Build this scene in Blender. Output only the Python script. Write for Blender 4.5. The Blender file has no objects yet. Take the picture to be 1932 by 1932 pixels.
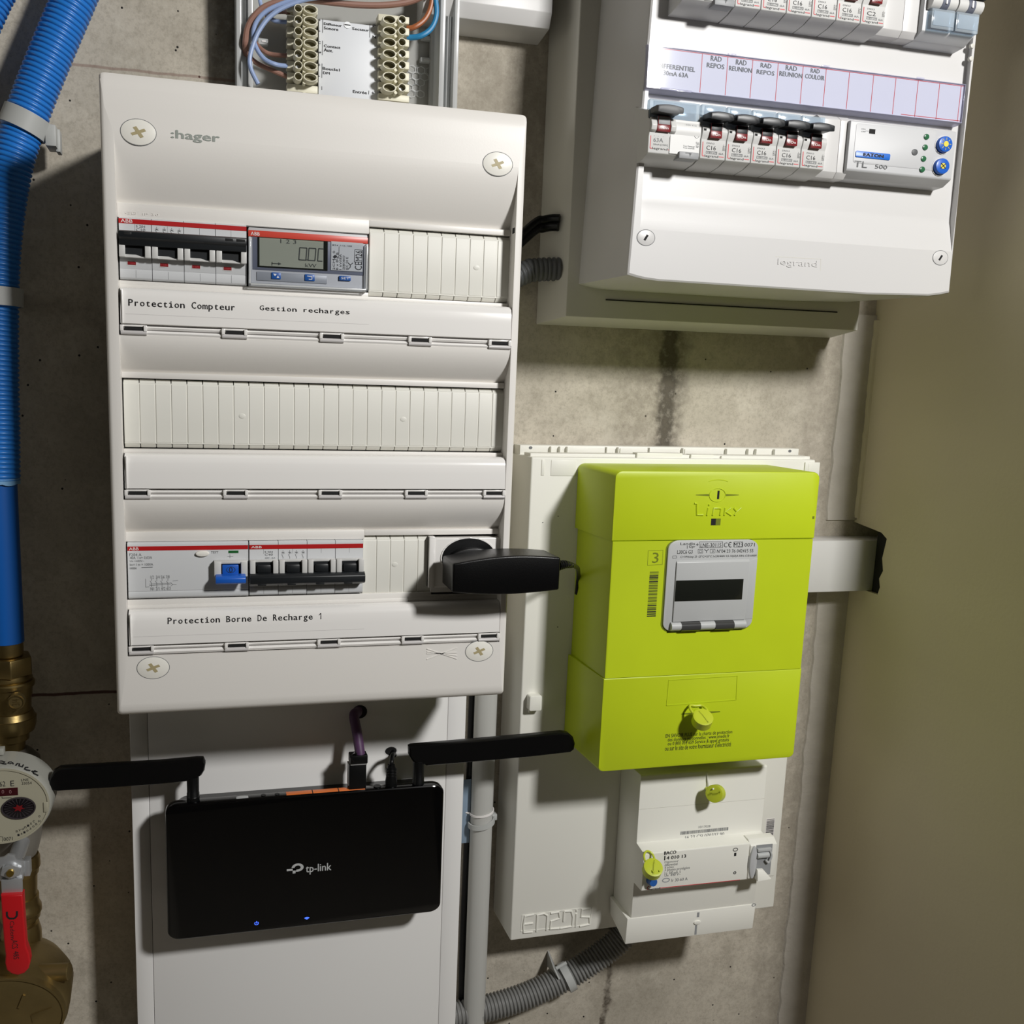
import bpy, bmesh, math, random
from mathutils import Vector, Matrix
random.seed(7)
C = bpy.context.scene.collection
scene = bpy.context.scene
PI = math.pi

# ------------------------------------------------------------------ camera, world, lamps, exposure
RM = ((0.9696955310686188, -0.24267207237866795, 0.028299157460813858),
      (-0.013242966097194346, -0.16786731317958628, -0.9857206445108144),
      (0.24395737511806842, 0.9554741390813827, -0.16599388142998764))
CP = (0.040813946891167616, -0.5722884990513292, 0.00305310402018148)
FP, PX, PY = 1799.9735, 829.5028, 1031.4019
cam_d = bpy.data.cameras.new('camera')
cam = bpy.data.objects.new('camera', cam_d)
C.objects.link(cam)
r, d, f = RM
cam.matrix_world = Matrix(((r[0], -d[0], -f[0], CP[0]), (r[1], -d[1], -f[1], CP[1]), (r[2], -d[2], -f[2], CP[2]), (0, 0, 0, 1)))
cam_d.sensor_width = 36.0
cam_d.lens = FP / 1932 * 36.0
cam_d.shift_x = (966 - PX) / 1932
cam_d.shift_y = (PY - 966) / 1932
cam_d.clip_start = 0.01
scene.camera = cam

world = bpy.data.worlds.new('world'); scene.world = world
world.use_nodes = True
world.node_tree.nodes['Background'].inputs[0].default_value = (1.0, 0.96, 0.9, 1)
world.node_tree.nodes['Background'].inputs[1].default_value = 0.035

def lamp(name, loc, target, size, power, col, size_y=None):
    l = bpy.data.lights.new(name, 'AREA'); l.energy = power; l.color = col; l.size = size
    if size_y: l.shape = 'RECTANGLE'; l.size_y = size_y
    o = bpy.data.objects.new(name, l); C.objects.link(o); o.location = loc
    o.rotation_euler = (Vector(target) - Vector(loc)).to_track_quat('-Z', 'Y').to_euler()
    return o
lamp('ceiling_lamp', (0.66, -0.86, 0.50), (0.25, 0.10, -0.10), 0.11, 12.0, (1.0, 0.985, 0.96))
lamp('left_fill', (-2.2, -0.45, 0.25), (0.5, 0.0, -0.1), 0.9, 2.9, (1.0, 0.96, 0.85))  # added fill light from the left; stands for no known lamp

scene.view_settings.view_transform = 'Standard'
scene.view_settings.look = 'None'
scene.view_settings.gamma = 1.0
scene.view_settings.exposure = 0.0
scene.view_settings.use_curve_mapping = False

# ------------------------------------------------------------------ measuring: a pixel of the photo on a plane parallel to the wall (mm)
def at(x, y, Y):
    q = ((x - PX) / FP, (y - PY) / FP, 1.0)
    dx, dy, dz = (sum(RM[i][k] * q[i] for i in range(3)) for k in range(3))
    t = (Y / 1000 - CP[1]) / dy
    return (CP[0] + dx * t) * 1000, (CP[2] + dz * t) * 1000
def a3(x, y, Y):
    X, Z = at(x, y, Y); return (X, Y, Z)
def rc(tl, br, Y):
    X0, Z1 = at(tl[0], tl[1], Y); X1, Z0 = at(br[0], br[1], Y)
    return X0, X1, Z0, Z1

# ------------------------------------------------------------------ materials
def lin(c):
    c = c / 255.0
    return c / 12.92 if c <= 0.04045 else ((c + 0.055) / 1.055) ** 2.4
def rgb(c): return (lin(c[0]), lin(c[1]), lin(c[2]), 1)
MATS = {}
def mat(name, col, rough=0.5, metal=0.0, bump=0.0, bscale=900, var=0.0, vscale=30, spec=0.5, coat=0.0, emit=None, glow=0):
    m = bpy.data.materials.new(name); m.use_nodes = True
    nt = m.node_tree; b = nt.nodes['Principled BSDF']
    b.inputs['Base Color'].default_value = rgb(col)
    b.inputs['Roughness'].default_value = rough
    b.inputs['Metallic'].default_value = metal
    b.inputs['Specular IOR Level'].default_value = spec
    b.inputs['Coat Weight'].default_value = coat
    if emit:
        b.inputs['Emission Color'].default_value = rgb(emit); b.inputs['Emission Strength'].default_value = glow
    if bump or var:
        tc = nt.nodes.new('ShaderNodeTexCoord')
        if bump:
            n = nt.nodes.new('ShaderNodeTexNoise'); n.inputs['Scale'].default_value = bscale; n.inputs['Detail'].default_value = 2
            nt.links.new(tc.outputs['Object'], n.inputs['Vector'])
            bp = nt.nodes.new('ShaderNodeBump'); bp.inputs['Strength'].default_value = bump; bp.inputs['Distance'].default_value = 0.0004
            nt.links.new(n.outputs['Fac'], bp.inputs['Height']); nt.links.new(bp.outputs['Normal'], b.inputs['Normal'])
        if var:
            n = nt.nodes.new('ShaderNodeTexNoise'); n.inputs['Scale'].default_value = vscale; n.inputs['Detail'].default_value = 4
            nt.links.new(tc.outputs['Object'], n.inputs['Vector'])
            mx = nt.nodes.new('ShaderNodeMix'); mx.data_type = 'RGBA'
            mx.inputs['A'].default_value = rgb([max(0, v * (1 - var)) for v in col])
            mx.inputs['B'].default_value = rgb([min(255, v * (1 + var)) for v in col])
            nt.links.new(n.outputs['Fac'], mx.inputs['Factor']); nt.links.new(mx.outputs['Result'], b.inputs['Base Color'])
    MATS[name] = m
    return m
def clear(name, tint, gloss=0.10, rough=0.06, body=0.0, bodycol=(200, 210, 225)):
    m = bpy.data.materials.new(name); m.use_nodes = True
    nt = m.node_tree; nt.nodes.clear()
    out = nt.nodes.new('ShaderNodeOutputMaterial')
    tr = nt.nodes.new('ShaderNodeBsdfTransparent'); tr.inputs[0].default_value = rgb(tint)
    gl = nt.nodes.new('ShaderNodeBsdfGlossy'); gl.inputs['Roughness'].default_value = rough
    df = nt.nodes.new('ShaderNodeBsdfDiffuse'); df.inputs[0].default_value = rgb(bodycol)
    m1 = nt.nodes.new('ShaderNodeMixShader'); m1.inputs[0].default_value = body
    m2 = nt.nodes.new('ShaderNodeMixShader'); m2.inputs[0].default_value = gloss
    nt.links.new(tr.outputs[0], m1.inputs[1]); nt.links.new(df.outputs[0], m1.inputs[2])
    nt.links.new(m1.outputs[0], m2.inputs[1]); nt.links.new(gl.outputs[0], m2.inputs[2])
    nt.links.new(m2.outputs[0], out.inputs[0])
    MATS[name] = m
    return m
def w(*a, **k): return mat(*a, **k)
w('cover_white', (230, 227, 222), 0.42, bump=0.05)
w('blank_white', (226, 225, 217), 0.45)
w('label_white', (236, 234, 231), 0.18, coat=0.3)
w('clip_grey', (200, 197, 196), 0.3)
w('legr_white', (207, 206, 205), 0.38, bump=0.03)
w('base_white', (205, 203, 194), 0.5)
w('duct_white', (231, 230, 228), 0.5)
w('panel_white', (238, 237, 229), 0.45, bump=0.03)
w('breaker_grey', (200, 202, 204), 0.45)
w('breaker_light', (206, 206, 204), 0.42)
w('device_grey', (192, 193, 195), 0.45)
w('under_grey', (150, 152, 154), 0.5)
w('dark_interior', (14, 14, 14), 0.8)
w('black_plastic', (9, 10, 11), 0.38, spec=0.35)
w('black_soft', (7, 7, 8), 0.34, bump=0.12, bscale=1600, spec=0.3)
w('black_gloss', (5, 5, 6), 0.13)
w('handle_black', (26, 29, 32), 0.4)
w('red_strip', (178, 28, 30), 0.35)
w('red_orange', (206, 74, 60), 0.35)
w('red_window', (120, 26, 30), 0.3)
w('red_line', (196, 60, 66), 0.5)
w('ink', (26, 26, 28), 0.7)
w('ink_grey', (110, 112, 114), 0.7)
w('logo_grey', (148, 154, 148), 0.6)
w('white_ink', (240, 236, 234), 0.5)
w('lcd', (148, 151, 136), 0.3)
w('lcd_ink', (40, 44, 38), 0.5)
w('lcd_dark', (30, 32, 28), 0.12)
w('slate', (104, 108, 122), 0.4)
w('meter_grey', (150, 153, 158), 0.4)
w('blue_button', (40, 92, 165), 0.35)
w('blue_lever', (28, 92, 190), 0.35)
w('blue_logo', (28, 104, 200), 0.35)
w('green_led', (42, 100, 66), 0.25)
w('green_flag', (22, 92, 40), 0.4)
w('yellow', (222, 205, 70), 0.5)
w('lime', (192, 211, 30), 0.42, bump=0.04, var=0.02)
w('lime_seal', (196, 208, 52), 0.4)
w('bezel_grey', (188, 190, 190), 0.4)
w('amber_button', (66, 66, 66), 0.2)
w('beige_screw', (172, 160, 122), 0.5)
w('screw_white', (238, 236, 228), 0.35)
w('terminal_cream', (228, 224, 202), 0.45)
w('terminal_hole', (148, 142, 112), 0.6)
w('steel', (198, 200, 202), 0.4, metal=0.65)
w('steel_dark', (120, 122, 124), 0.35, metal=1.0)
w('gold', (200, 170, 90), 0.3, metal=1.0)
w('brass', (158, 138, 92), 0.38, metal=1.0, var=0.1, vscale=60, bump=0.15, bscale=400)
w('brass_dull', (140, 122, 80), 0.46, metal=0.85, var=0.12, vscale=50, bump=0.2, bscale=300)
w('pipe_blue', (38, 122, 208), 0.35)
w('pipe_blue_deep', (14, 92, 178), 0.42)
w('conduit_grey', (128, 128, 126), 0.5)
w('conduit_dark', (84, 86, 88), 0.5)
w('pvc_grey', (186, 186, 182), 0.42)
w('clamp_grey', (184, 186, 184), 0.45)
w('wire_blue', (150, 170, 210), 0.4)
w('wire_brown', (150, 112, 98), 0.4)
w('wire_copper', (168, 98, 58), 0.4)
w('wire_live_blue', (44, 132, 184), 0.4)
w('card_white', (226, 229, 234), 0.5)
w('orange_port', (236, 126, 60), 0.4)
w('purple_cable', (78, 48, 84), 0.5)
w('dial_cream', (172, 168, 148), 0.4)
w('dial_ring', (166, 166, 158), 0.4)
w('meter_body', (120, 116, 108), 0.4)
w('valve_red', (196, 22, 30), 0.4)
w('paper', (206, 205, 220), 0.5)
w('tag_blue', (128, 146, 164), 0.3)
w('led_blue', (70, 110, 255), 0.4, emit=(70, 110, 255), glow=1.1)
clear('clear_cover', (250, 251, 253), 0.016, 0.07)
clear('clear_blue', (226, 236, 244), 0.05, 0.12, 0.38, (214, 225, 234))
clear('clear_tray', (242, 243, 243), 0.04, 0.15, 0.42, (224, 224, 220))
clear('clear_rib', (234, 236, 237), 0.05, 0.2, 0.72, (220, 222, 222))
clear('clear_edge', (236, 236, 246), 0.05, 0.1, 0.55, (214, 214, 234))

def concrete():
    m = bpy.data.materials.new('concrete'); m.use_nodes = True
    nt = m.node_tree; b = nt.nodes['Principled BSDF']; L = nt.links.new
    tc = nt.nodes.new('ShaderNodeTexCoord')
    def noise(s, det=4, rough=0.55, vec=None):
        n = nt.nodes.new('ShaderNodeTexNoise'); n.inputs['Scale'].default_value = s; n.inputs['Detail'].default_value = det
        n.inputs['Roughness'].default_value = rough
        L(vec or tc.outputs['Object'], n.inputs['Vector']); return n.outputs['Fac']
    def ramp(x, p0, p1, c0=0.0, c1=1.0):
        n = nt.nodes.new('ShaderNodeMapRange'); n.interpolation_type = 'SMOOTHSTEP'
        n.inputs[1].default_value = p0; n.inputs[2].default_value = p1; n.inputs[3].default_value = c0; n.inputs[4].default_value = c1
        L(x, n.inputs[0]); return n.outputs[0]
    def math_(op, a, bb):
        n = nt.nodes.new('ShaderNodeMath'); n.operation = op
        for i, v in enumerate((a, bb)):
            if isinstance(v, (int, float)): n.inputs[i].default_value = v
            else: L(v, n.inputs[i])
        return n.outputs[0]
    def mix(fac, a, bb):
        n = nt.nodes.new('ShaderNodeMix'); n.data_type = 'RGBA'; L(fac, n.inputs['Factor'])
        for k, v in (('A', a), ('B', bb)):
            if isinstance(v, tuple): n.inputs[k].default_value = rgb(v)
            else: L(v, n.inputs[k])
        return n.outputs['Result']
    base = mix(ramp(noise(9, 6, 0.6), 0.3, 0.7), (176, 169, 155), (206, 198, 183))
    base = mix(ramp(noise(330, 5, 0.8), 0.4, 0.75, 0, 0.55), base, (140, 132, 118))
    base = mix(ramp(noise(17, 8, 0.78), 0.48, 0.7, 0, 0.55), base, (146, 138, 124))
    base = mix(ramp(noise(45, 5, 0.75), 0.52, 0.72, 0, 0.45), base, (208, 202, 188))
    sx = nt.nodes.new('ShaderNodeSeparateXYZ'); L(tc.outputs['Object'], sx.inputs[0])
    X, Z = sx.outputs['X'], sx.outputs['Z']
    # bubble holes
    vo = nt.nodes.new('ShaderNodeTexVoronoi'); vo.inputs['Scale'].default_value = 88; L(tc.outputs['Object'], vo.inputs['Vector'])
    sep = nt.nodes.new('ShaderNodeSeparateColor'); L(vo.outputs['Color'], sep.inputs[0])
    hole = math_('MULTIPLY', ramp(vo.outputs['Distance'], 0.05, 0.08, 1, 0), ramp(sep.outputs[0], 0.5, 0.52))
    vo2 = nt.nodes.new('ShaderNodeTexVoronoi'); vo2.inputs['Scale'].default_value = 26; L(tc.outputs['Object'], vo2.inputs['Vector'])
    sep2 = nt.nodes.new('ShaderNodeSeparateColor'); L(vo2.outputs['Color'], sep2.inputs[0])
    hole2 = math_('MULTIPLY', ramp(vo2.outputs['Distance'], 0.04, 0.065, 1, 0), ramp(sep2.outputs[1], 0.7, 0.74))
    hole = math_('MAXIMUM', hole, hole2)
    base = mix(hole, base, (22, 20, 18))
    wob = math_('MULTIPLY', math_('SUBTRACT', noise(70, 4), 0.5), 0.016)
    def vband(x0, half, soft, z0, z1, col, amount):
        nonlocal base
        dx = math_('ABSOLUTE', math_('SUBTRACT', math_('ADD', X, wob), x0), 0)
        k = ramp(dx, half, half + soft, 1, 0)
        k = math_('MULTIPLY', k, math_('MULTIPLY', ramp(Z, z0 - 0.02, z0 + 0.02), ramp(Z, z1 - 0.02, z1 + 0.02, 1, 0)))
        k = math_('MULTIPLY', k, ramp(noise(120, 4, 0.7), 0.3, 0.62, amount * 0.35, amount))
        base = mix(k, base, col)
    def hline(z0, half, x0, x1, col, amount):
        nonlocal base
        dz = math_('ABSOLUTE', math_('SUBTRACT', math_('ADD', Z, math_('MULTIPLY', wob, 0.12)), z0), 0)
        k = ramp(dz, half * 0.4, half, amount, 0)
        k = math_('MULTIPLY', k, math_('MULTIPLY', ramp(X, x0, x0 + 0.01), ramp(X, x1 - 0.01, x1, 1, 0)))
        base = mix(k, base, col)
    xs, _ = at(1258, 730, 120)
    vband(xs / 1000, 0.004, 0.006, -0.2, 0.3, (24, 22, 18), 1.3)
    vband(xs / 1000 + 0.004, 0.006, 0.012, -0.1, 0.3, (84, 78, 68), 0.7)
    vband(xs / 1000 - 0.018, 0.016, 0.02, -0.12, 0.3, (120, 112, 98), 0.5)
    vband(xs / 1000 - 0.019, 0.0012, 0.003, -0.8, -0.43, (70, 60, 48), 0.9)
    xb, _ = at(428, 80, 120)
    vband(xb / 1000, 0.006, 0.012, 0.1, 0.6, (104, 98, 86), 0.6)
    xb, _ = at(905, 60, 120)
    vband(xb / 1000 + 0.02, 0.02, 0.03, 0.1, 0.6, (130, 122, 108), 0.5)
    xj, _ = at(1575, 800, 120)
    vband(xj / 1000 - 0.012, 0.012, 0.01, -0.9, 0.06, (142, 134, 122), 0.5)
    _, zh = at(150, 1308, 120)
    hline(zh / 1000, 0.0016, -0.4, 0.02, (70, 22, 18), 0.9)
    _, zh = at(300, 138, 120)
    hline(zh / 1000, 0.0012, -0.06, 0.1, (120, 84, 74), 0.5)
    _, zh = at(1490, 1243, 120)
    hline(zh / 1000, 0.0012, 0.5, 0.54, (120, 50, 40), 0.8)
    L(base, b.inputs['Base Color'])
    b.inputs['Roughness'].default_value = 0.85
    bp = nt.nodes.new('ShaderNodeBump'); bp.inputs['Strength'].default_value = 0.5; bp.inputs['Distance'].default_value = 0.001
    hgt = math_('SUBTRACT', math_('MULTIPLY', noise(220, 5, 0.65), 0.5), hole)
    L(hgt, bp.inputs['Height']); L(bp.outputs['Normal'], b.inputs['Normal'])
    MATS['concrete'] = m
concrete()
def plaster(name, c0, c1, scale, bump):
    m = bpy.data.materials.new(name); m.use_nodes = True
    nt = m.node_tree; b = nt.nodes['Principled BSDF']; L = nt.links.new
    tc = nt.nodes.new('ShaderNodeTexCoord')
    mp = nt.nodes.new('ShaderNodeMapping'); mp.inputs['Scale'].default_value = (1, 0.35, 1.3); L(tc.outputs['Object'], mp.inputs[0])
    n = nt.nodes.new('ShaderNodeTexNoise'); n.inputs['Scale'].default_value = scale; n.inputs['Detail'].default_value = 6; L(mp.outputs[0], n.inputs['Vector'])
    n2 = nt.nodes.new('ShaderNodeTexNoise'); n2.inputs['Scale'].default_value = 300; n2.inputs['Detail'].default_value = 3; L(tc.outputs['Object'], n2.inputs['Vector'])
    mx = nt.nodes.new('ShaderNodeMix'); mx.data_type = 'RGBA'; mx.inputs['A'].default_value = rgb(c0); mx.inputs['B'].default_value = rgb(c1)
    L(n.outputs['Fac'], mx.inputs['Factor']); L(mx.outputs['Result'], b.inputs['Base Color'])
    b.inputs['Roughness'].default_value = 0.8
    ad = nt.nodes.new('ShaderNodeMath'); ad.operation = 'ADD'; L(n.outputs['Fac'], ad.inputs[0]); L(n2.outputs['Fac'], ad.inputs[1])
    bp = nt.nodes.new('ShaderNodeBump'); bp.inputs['Strength'].default_value = bump; bp.inputs['Distance'].default_value = 0.001
    L(ad.outputs[0], bp.inputs['Height']); L(bp.outputs['Normal'], b.inputs['Normal'])
    MATS[name] = m
plaster('plaster', (206, 196, 170), (220, 210, 184), 9, 0.2)
plaster('mortar', (178, 172, 162), (206, 200, 190), 40, 0.6)
plaster('room_paint', (118, 114, 106), (128, 124, 116), 4, 0.1)

# ------------------------------------------------------------------ mesh helpers (everything in mm)
def new(): return bmesh.new()
def _tag(bm, n0, mi):
    bm.faces.ensure_lookup_table()
    for fc in bm.faces[n0:]: fc.material_index = mi
def _bevel(bm, faces, bev, seg=2, sel=None):
    ed = {e for fc in faces for e in fc.edges if (sel is None or sel(e)) and len(e.link_faces) == 2}
    ed = [e for e in ed if e.calc_face_angle(0) > 0.35]
    if ed and bev > 0:
        bmesh.ops.bevel(bm, geom=ed, offset=bev, offset_type='OFFSET', segments=seg, profile=0.5, affect='EDGES', clamp_overlap=True)
def poly(bm, rings, cap0=True, cap1=True, mi=0, closed=True):
    """rings: lists of 3d points joined in order"""
    n0 = len(bm.faces); vs = [[bm.verts.new(p) for p in rg] for rg in rings]; n = len(vs[0]); fs = []
    for a, b in zip(vs, vs[1:]):
        for i in range(n if closed else n - 1):
            j = (i + 1) % n
            fs.append(bm.faces.new((a[i], a[j], b[j], b[i])))
    if cap0: fs.append(bm.faces.new(vs[0][::-1]))
    if cap1: fs.append(bm.faces.new(vs[-1]))
    for fc in fs: fc.material_index = mi
    bmesh.ops.recalc_face_normals(bm, faces=fs)
    return fs
def box(bm, x0, x1, y0, y1, z0, z1, bev=0, seg=2, mi=0):
    fs = poly(bm, [[(x0, y0, z0), (x1, y0, z0), (x1, y0, z1), (x0, y0, z1)], [(x0, y1, z0), (x1, y1, z0), (x1, y1, z1), (x0, y1, z1)]], mi=mi)
    _bevel(bm, fs, bev, seg)
def prism(bm, pts, y0, y1, bev=0, seg=2, mi=0):
    """outline in (x, z), from y0 (front) to y1"""
    fs = poly(bm, [[(x, y0, z) for x, z in pts], [(x, y1, z) for x, z in pts]], mi=mi)
    if bev:
        fr = min(y0, y1)
        _bevel(bm, fs, bev, seg, lambda e: all(abs(v.co.y - fr) < 1e-6 for v in e.verts))
def ext(bm, pts, x0, x1, mi=0, bev=0, seg=2):
    """outline in (y, z), along x"""
    fs = poly(bm, [[(x0, y, z) for y, z in pts], [(x1, y, z) for y, z in pts]], mi=mi)
    _bevel(bm, fs, bev, seg)
def rrpts(x0, x1, z0, z1, r, n=6, sq=0.73):
    rx, rz = r, r * sq; out = []
    for cx, cz, a0 in ((x1 - rx, z1 - rz, 0), (x0 + rx, z1 - rz, 90), (x0 + rx, z0 + rz, 180), (x1 - rx, z0 + rz, 270)):
        for k in range(n + 1):
            a = math.radians(a0 + 90 * k / n); out.append((cx + rx * math.cos(a), cz + rz * math.sin(a)))
    return out
def rrect(bm, x0, x1, z0, z1, r, y0, y1, bev=0, mi=0, n=6, seg=2):
    prism(bm, rrpts(x0, x1, z0, z1, r, n), y0, y1, bev, seg, mi)
def ell(cx, cz, rx, rz, n=36, a0=0, a1=360):
    full = a1 - a0 >= 360
    return [(cx + rx * math.cos(math.radians(a0 + (a1 - a0) * k / (n if full else n - 1))), cz + rz * math.sin(math.radians(a0 + (a1 - a0) * k / (n if full else n - 1)))) for k in range(n)]
def disc(bm, cx, cz, rx, rz, y0, y1, bev=0, mi=0, n=36):
    prism(bm, ell(cx, cz, rx, rz, n), y0, y1, bev, 2, mi)
def ring(bm, cx, cz, rx, rz, t, y0, y1, mi=0, n=36):
    o, i = ell(cx, cz, rx, rz, n), ell(cx, cz, rx - t, rz - t, n)
    R = [[(x, y0, z) for x, z in o], [(x, y0, z) for x, z in i], [(x, y1, z) for x, z in i], [(x, y1, z) for x, z in o], [(x, y0, z) for x, z in o]]
    fs = poly(bm, R, False, False, mi)
    bmesh.ops.remove_doubles(bm, verts=list({v for fc in fs for v in fc.verts}), dist=1e-6)
def spline(pts, k=10):
    P = [Vector(p) for p in pts]; P = [P[0] * 2 - P[1]] + P + [P[-1] * 2 - P[-2]]; out = []
    for i in range(1, len(P) - 2):
        for j in range(k):
            t = j / k; a, b, c, d = P[i - 1:i + 3]
            out.append(0.5 * ((2 * b) + (c - a) * t + (2 * a - 5 * b + 4 * c - d) * t * t + (3 * b - a - 3 * c + d) * t ** 3))
    out.append(P[-2]); return out
def tube(bm, path, rad, n=14, mi=0, caps=True, flat=(1, 1)):
    """path of points, rad: number or one per point; flat scales the section along (u, v)"""
    P = [Vector(p) for p in path]; rads = rad if isinstance(rad, (list, tuple)) else [rad] * len(P)
    T = []
    for i in range(len(P)):
        d0 = P[min(i + 1, len(P) - 1)] - P[max(i - 1, 0)]
        T.append(d0.normalized() if d0.length > 1e-9 else (T[-1] if T else Vector((0, 0, 1))))
    u = T[0].orthogonal().normalized()
    ref = Vector((0, 1, 0)) if abs(T[0].y) < 0.9 else Vector((1, 0, 0))
    u = (ref - T[0] * ref.dot(T[0])).normalized()
    rings = []
    for p, t, rr in zip(P, T, rads):
        u = (u - t * u.dot(t)).normalized(); v = t.cross(u)
        rings.append([tuple(p + (u * math.cos(2 * PI * k / n) * flat[0] + v * math.sin(2 * PI * k / n) * flat[1]) * rr) for k in range(n)])
    poly(bm, rings, caps, caps, mi)
def resample(path, step):
    P = [Vector(p) for p in path]; out = [P[0]]; left = step
    for a, b in zip(P, P[1:]):
        L = (b - a).length; pos = 0
        while L - pos >= left:
            pos += left; out.append(a.lerp(b, pos / L)); left = step
        left -= L - pos
    out.append(P[-1]); return out
def corrugated(bm, path, r, pitch, depth, n=26, mi=0):
    pts = resample(path, pitch / 6); rads = []
    pat = (0.0, 0.0, 0.75, 1.0, 1.0, 0.75)
    for i in range(len(pts)): rads.append(r - depth * (1 - pat[i % 6]))
    tube(bm, pts, rads, n, mi)
_TX = {}
def _text(s):
    if s not in _TX:
        cu = bpy.data.curves.new('t', 'FONT'); cu.body = s; cu.resolution_u = 2
        o = bpy.data.objects.new('t', cu); me = bpy.data.meshes.new_from_object(o)
        vs = [(v.co.x, v.co.y) for v in me.vertices]; fs = [tuple(p.vertices) for p in me.polygons]
        bpy.data.objects.remove(o); bpy.data.curves.remove(cu); bpy.data.meshes.remove(me)
        _TX[s] = (vs, fs)
    return _TX[s]
def textm(bm, s, x0, x1, z0, z1, Y, mi=0, rot=0, lift=0.12, bold=0):
    """writing whose bounds fill the rectangle on the plane Y"""
    if bold:
        for k, (a, b) in enumerate(((-bold, 0), (bold, 0), (0, bold * 0.6))): textm(bm, s, x0 + a, x1 + a, z0 + b, z1 + b, Y, mi, rot, lift + 0.01 * k)
        return
    vs, fs = _text(s)
    if not vs: return
    us = [v[0] for v in vs]; ws = [v[1] for v in vs]; u0, u1, w0, w1 = min(us), max(us), min(ws), max(ws)
    nv = []
    for u, v in vs:
        a, b = (u - u0) / max(1e-9, u1 - u0), (v - w0) / max(1e-9, w1 - w0)
        if rot == 90: a, b = 1 - b, a
        elif rot == -90: a, b = b, 1 - a
        nv.append(bm.verts.new((x0 + (x1 - x0) * a, Y - lift, z0 + (z1 - z0) * b)))
    made = []
    for fc in fs:
        try:
            g = bm.faces.new([nv[i] for i in fc]); g.material_index = mi; made.append(g)
        except ValueError: pass
    for g in made:
        g.normal_update()
        if g.normal.y > 0: g.normal_flip()
def textp(bm, s, tl, br, Y, mi=0, rot=0, lift=0.12, bold=0): textm(bm, s, *rc(tl, br, Y), Y, mi, rot, lift, bold)
def strokes(bm, tl, br, paths, Y, t, mi=0, th=0.35):
    """letters drawn as strokes; points in fractions of the rectangle (x to the right, y up)"""
    x0, x1, z0, z1 = rc(tl, br, Y)
    for path in paths:
        P = [(x0 + (x1 - x0) * a, Y - th, z0 + (z1 - z0) * b) for a, b in path]
        tube(bm, P, t / 2, 8, mi)
def mono(bm, s, tl, br, Y, mi=0):
    """fixed-pitch writing with slab serifs, as a label printer sets it"""
    x0, x1, z0, z1 = rc(tl, br, Y); cw = (x1 - x0) / len(s); H = z1 - z0      # z0 baseline, z1 cap height
    vs, _ = _text('H'); cap = max(v[1] for v in vs); k = H / cap
    for i, ch in enumerate(s):
        if ch == ' ': continue
        v2, _f = _text(ch); us = [v[0] for v in v2]; ws = [v[1] for v in v2]
        wd = cw * (0.2 if ch in 'il' else 0.4 if ch == '1' else 0.58 if ch in 'rtj' else 0.76 if ch != 'm' else 0.88)
        cx = x0 + cw * (i + 0.5)
        if ch == '1':
            box(bm, cx - cw * 0.06, cx + cw * 0.1, Y - 0.14, Y - 0.12, z0, z1, mi=mi); prism(bm, [(cx - cw * 0.06, z1), (cx - cw * 0.34, z0 + H * 0.76), (cx - cw * 0.34, z0 + H * 0.62), (cx - cw * 0.06, z0 + H * 0.84)], Y - 0.14, Y - 0.12, mi=mi); continue
        textm(bm, ch, cx - wd / 2, cx + wd / 2, z0 + min(ws) * k, z0 + max(ws) * k, Y, mi, bold=H * 0.022)
        th = H * 0.12
        if ch in 'i': box(bm, cx - cw * 0.36, cx + cw * 0.36, Y - 0.13, Y - 0.12, z0, z0 + th, mi=mi)
        if ch == 'i': box(bm, cx - cw * 0.34, cx - cw * 0.02, Y - 0.13, Y - 0.12, z0 + H * 0.72 - th, z0 + H * 0.72, mi=mi)
def pbox(bm, tl, br, Y, Yb, bev=0, mi=0, seg=2):
    x0, x1, z0, z1 = rc(tl, br, Y); box(bm, x0, x1, Y, Yb, z0, z1, bev, seg, mi)
def line(bm, p0, p1, Y, t, mi=0, th=0.1):
    """a printed or moulded line between two pixels on plane Y, t mm wide"""
    a, b = Vector(at(*p0, Y)), Vector(at(*p1, Y)); n = (b - a).normalized(); n = Vector((-n.y, n.x)) * t / 2
    prism(bm, [tuple(a + n), tuple(b + n), tuple(b - n), tuple(a - n)], Y - th, Y, mi=mi)
def lines(bm, path, Y, t, mi=0, th=0.1):
    for p, q in zip(path, path[1:]): line(bm, p, q, Y, t, mi, th)

# ------------------------------------------------------------------ objects
ORG = {}
def thing(name, label, cat, loc=(0, 0, 0), group=None):
    o = bpy.data.objects.new(name, None); C.objects.link(o); o.location = [v / 1000 for v in loc]
    o.empty_display_size = 0.02
    o['label'] = label; o['category'] = cat
    if group: o['group'] = group
    ORG[o.name] = Vector(loc); return o
def obj(name, bm, mats, parent=None, label=None, angle=32):
    org = ORG[parent.name] if parent else Vector((0, 0, 0))
    for v in bm.verts: v.co = (v.co - org) / 1000
    me = bpy.data.meshes.new(name); bm.to_mesh(me); bm.free()
    for m in ([mats] if isinstance(mats, str) else mats): me.materials.append(MATS[m])
    me.shade_smooth(); me.set_sharp_from_angle(angle=math.radians(angle))
    o = bpy.data.objects.new(name, me); C.objects.link(o)
    if parent: o.parent = parent; ORG[o.name] = org
    else: ORG[o.name] = Vector((0, 0, 0))
    if label: o['label'] = label
    return o
def single(name, bm, mats, label, cat, group=None, angle=32):
    """a thing that is one mesh, its origin at the middle of its lowest point"""
    vs = [v.co for v in bm.verts]
    lo = Vector((sum(v.x for v in vs) / len(vs), sum(v.y for v in vs) / len(vs), min(v.z for v in vs)))
    for v in bm.verts: v.co -= lo
    o = obj(name, bm, mats, angle=angle); o.location = lo / 1000
    o['label'] = label; o['category'] = cat
    if group: o['group'] = group
    return o
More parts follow.
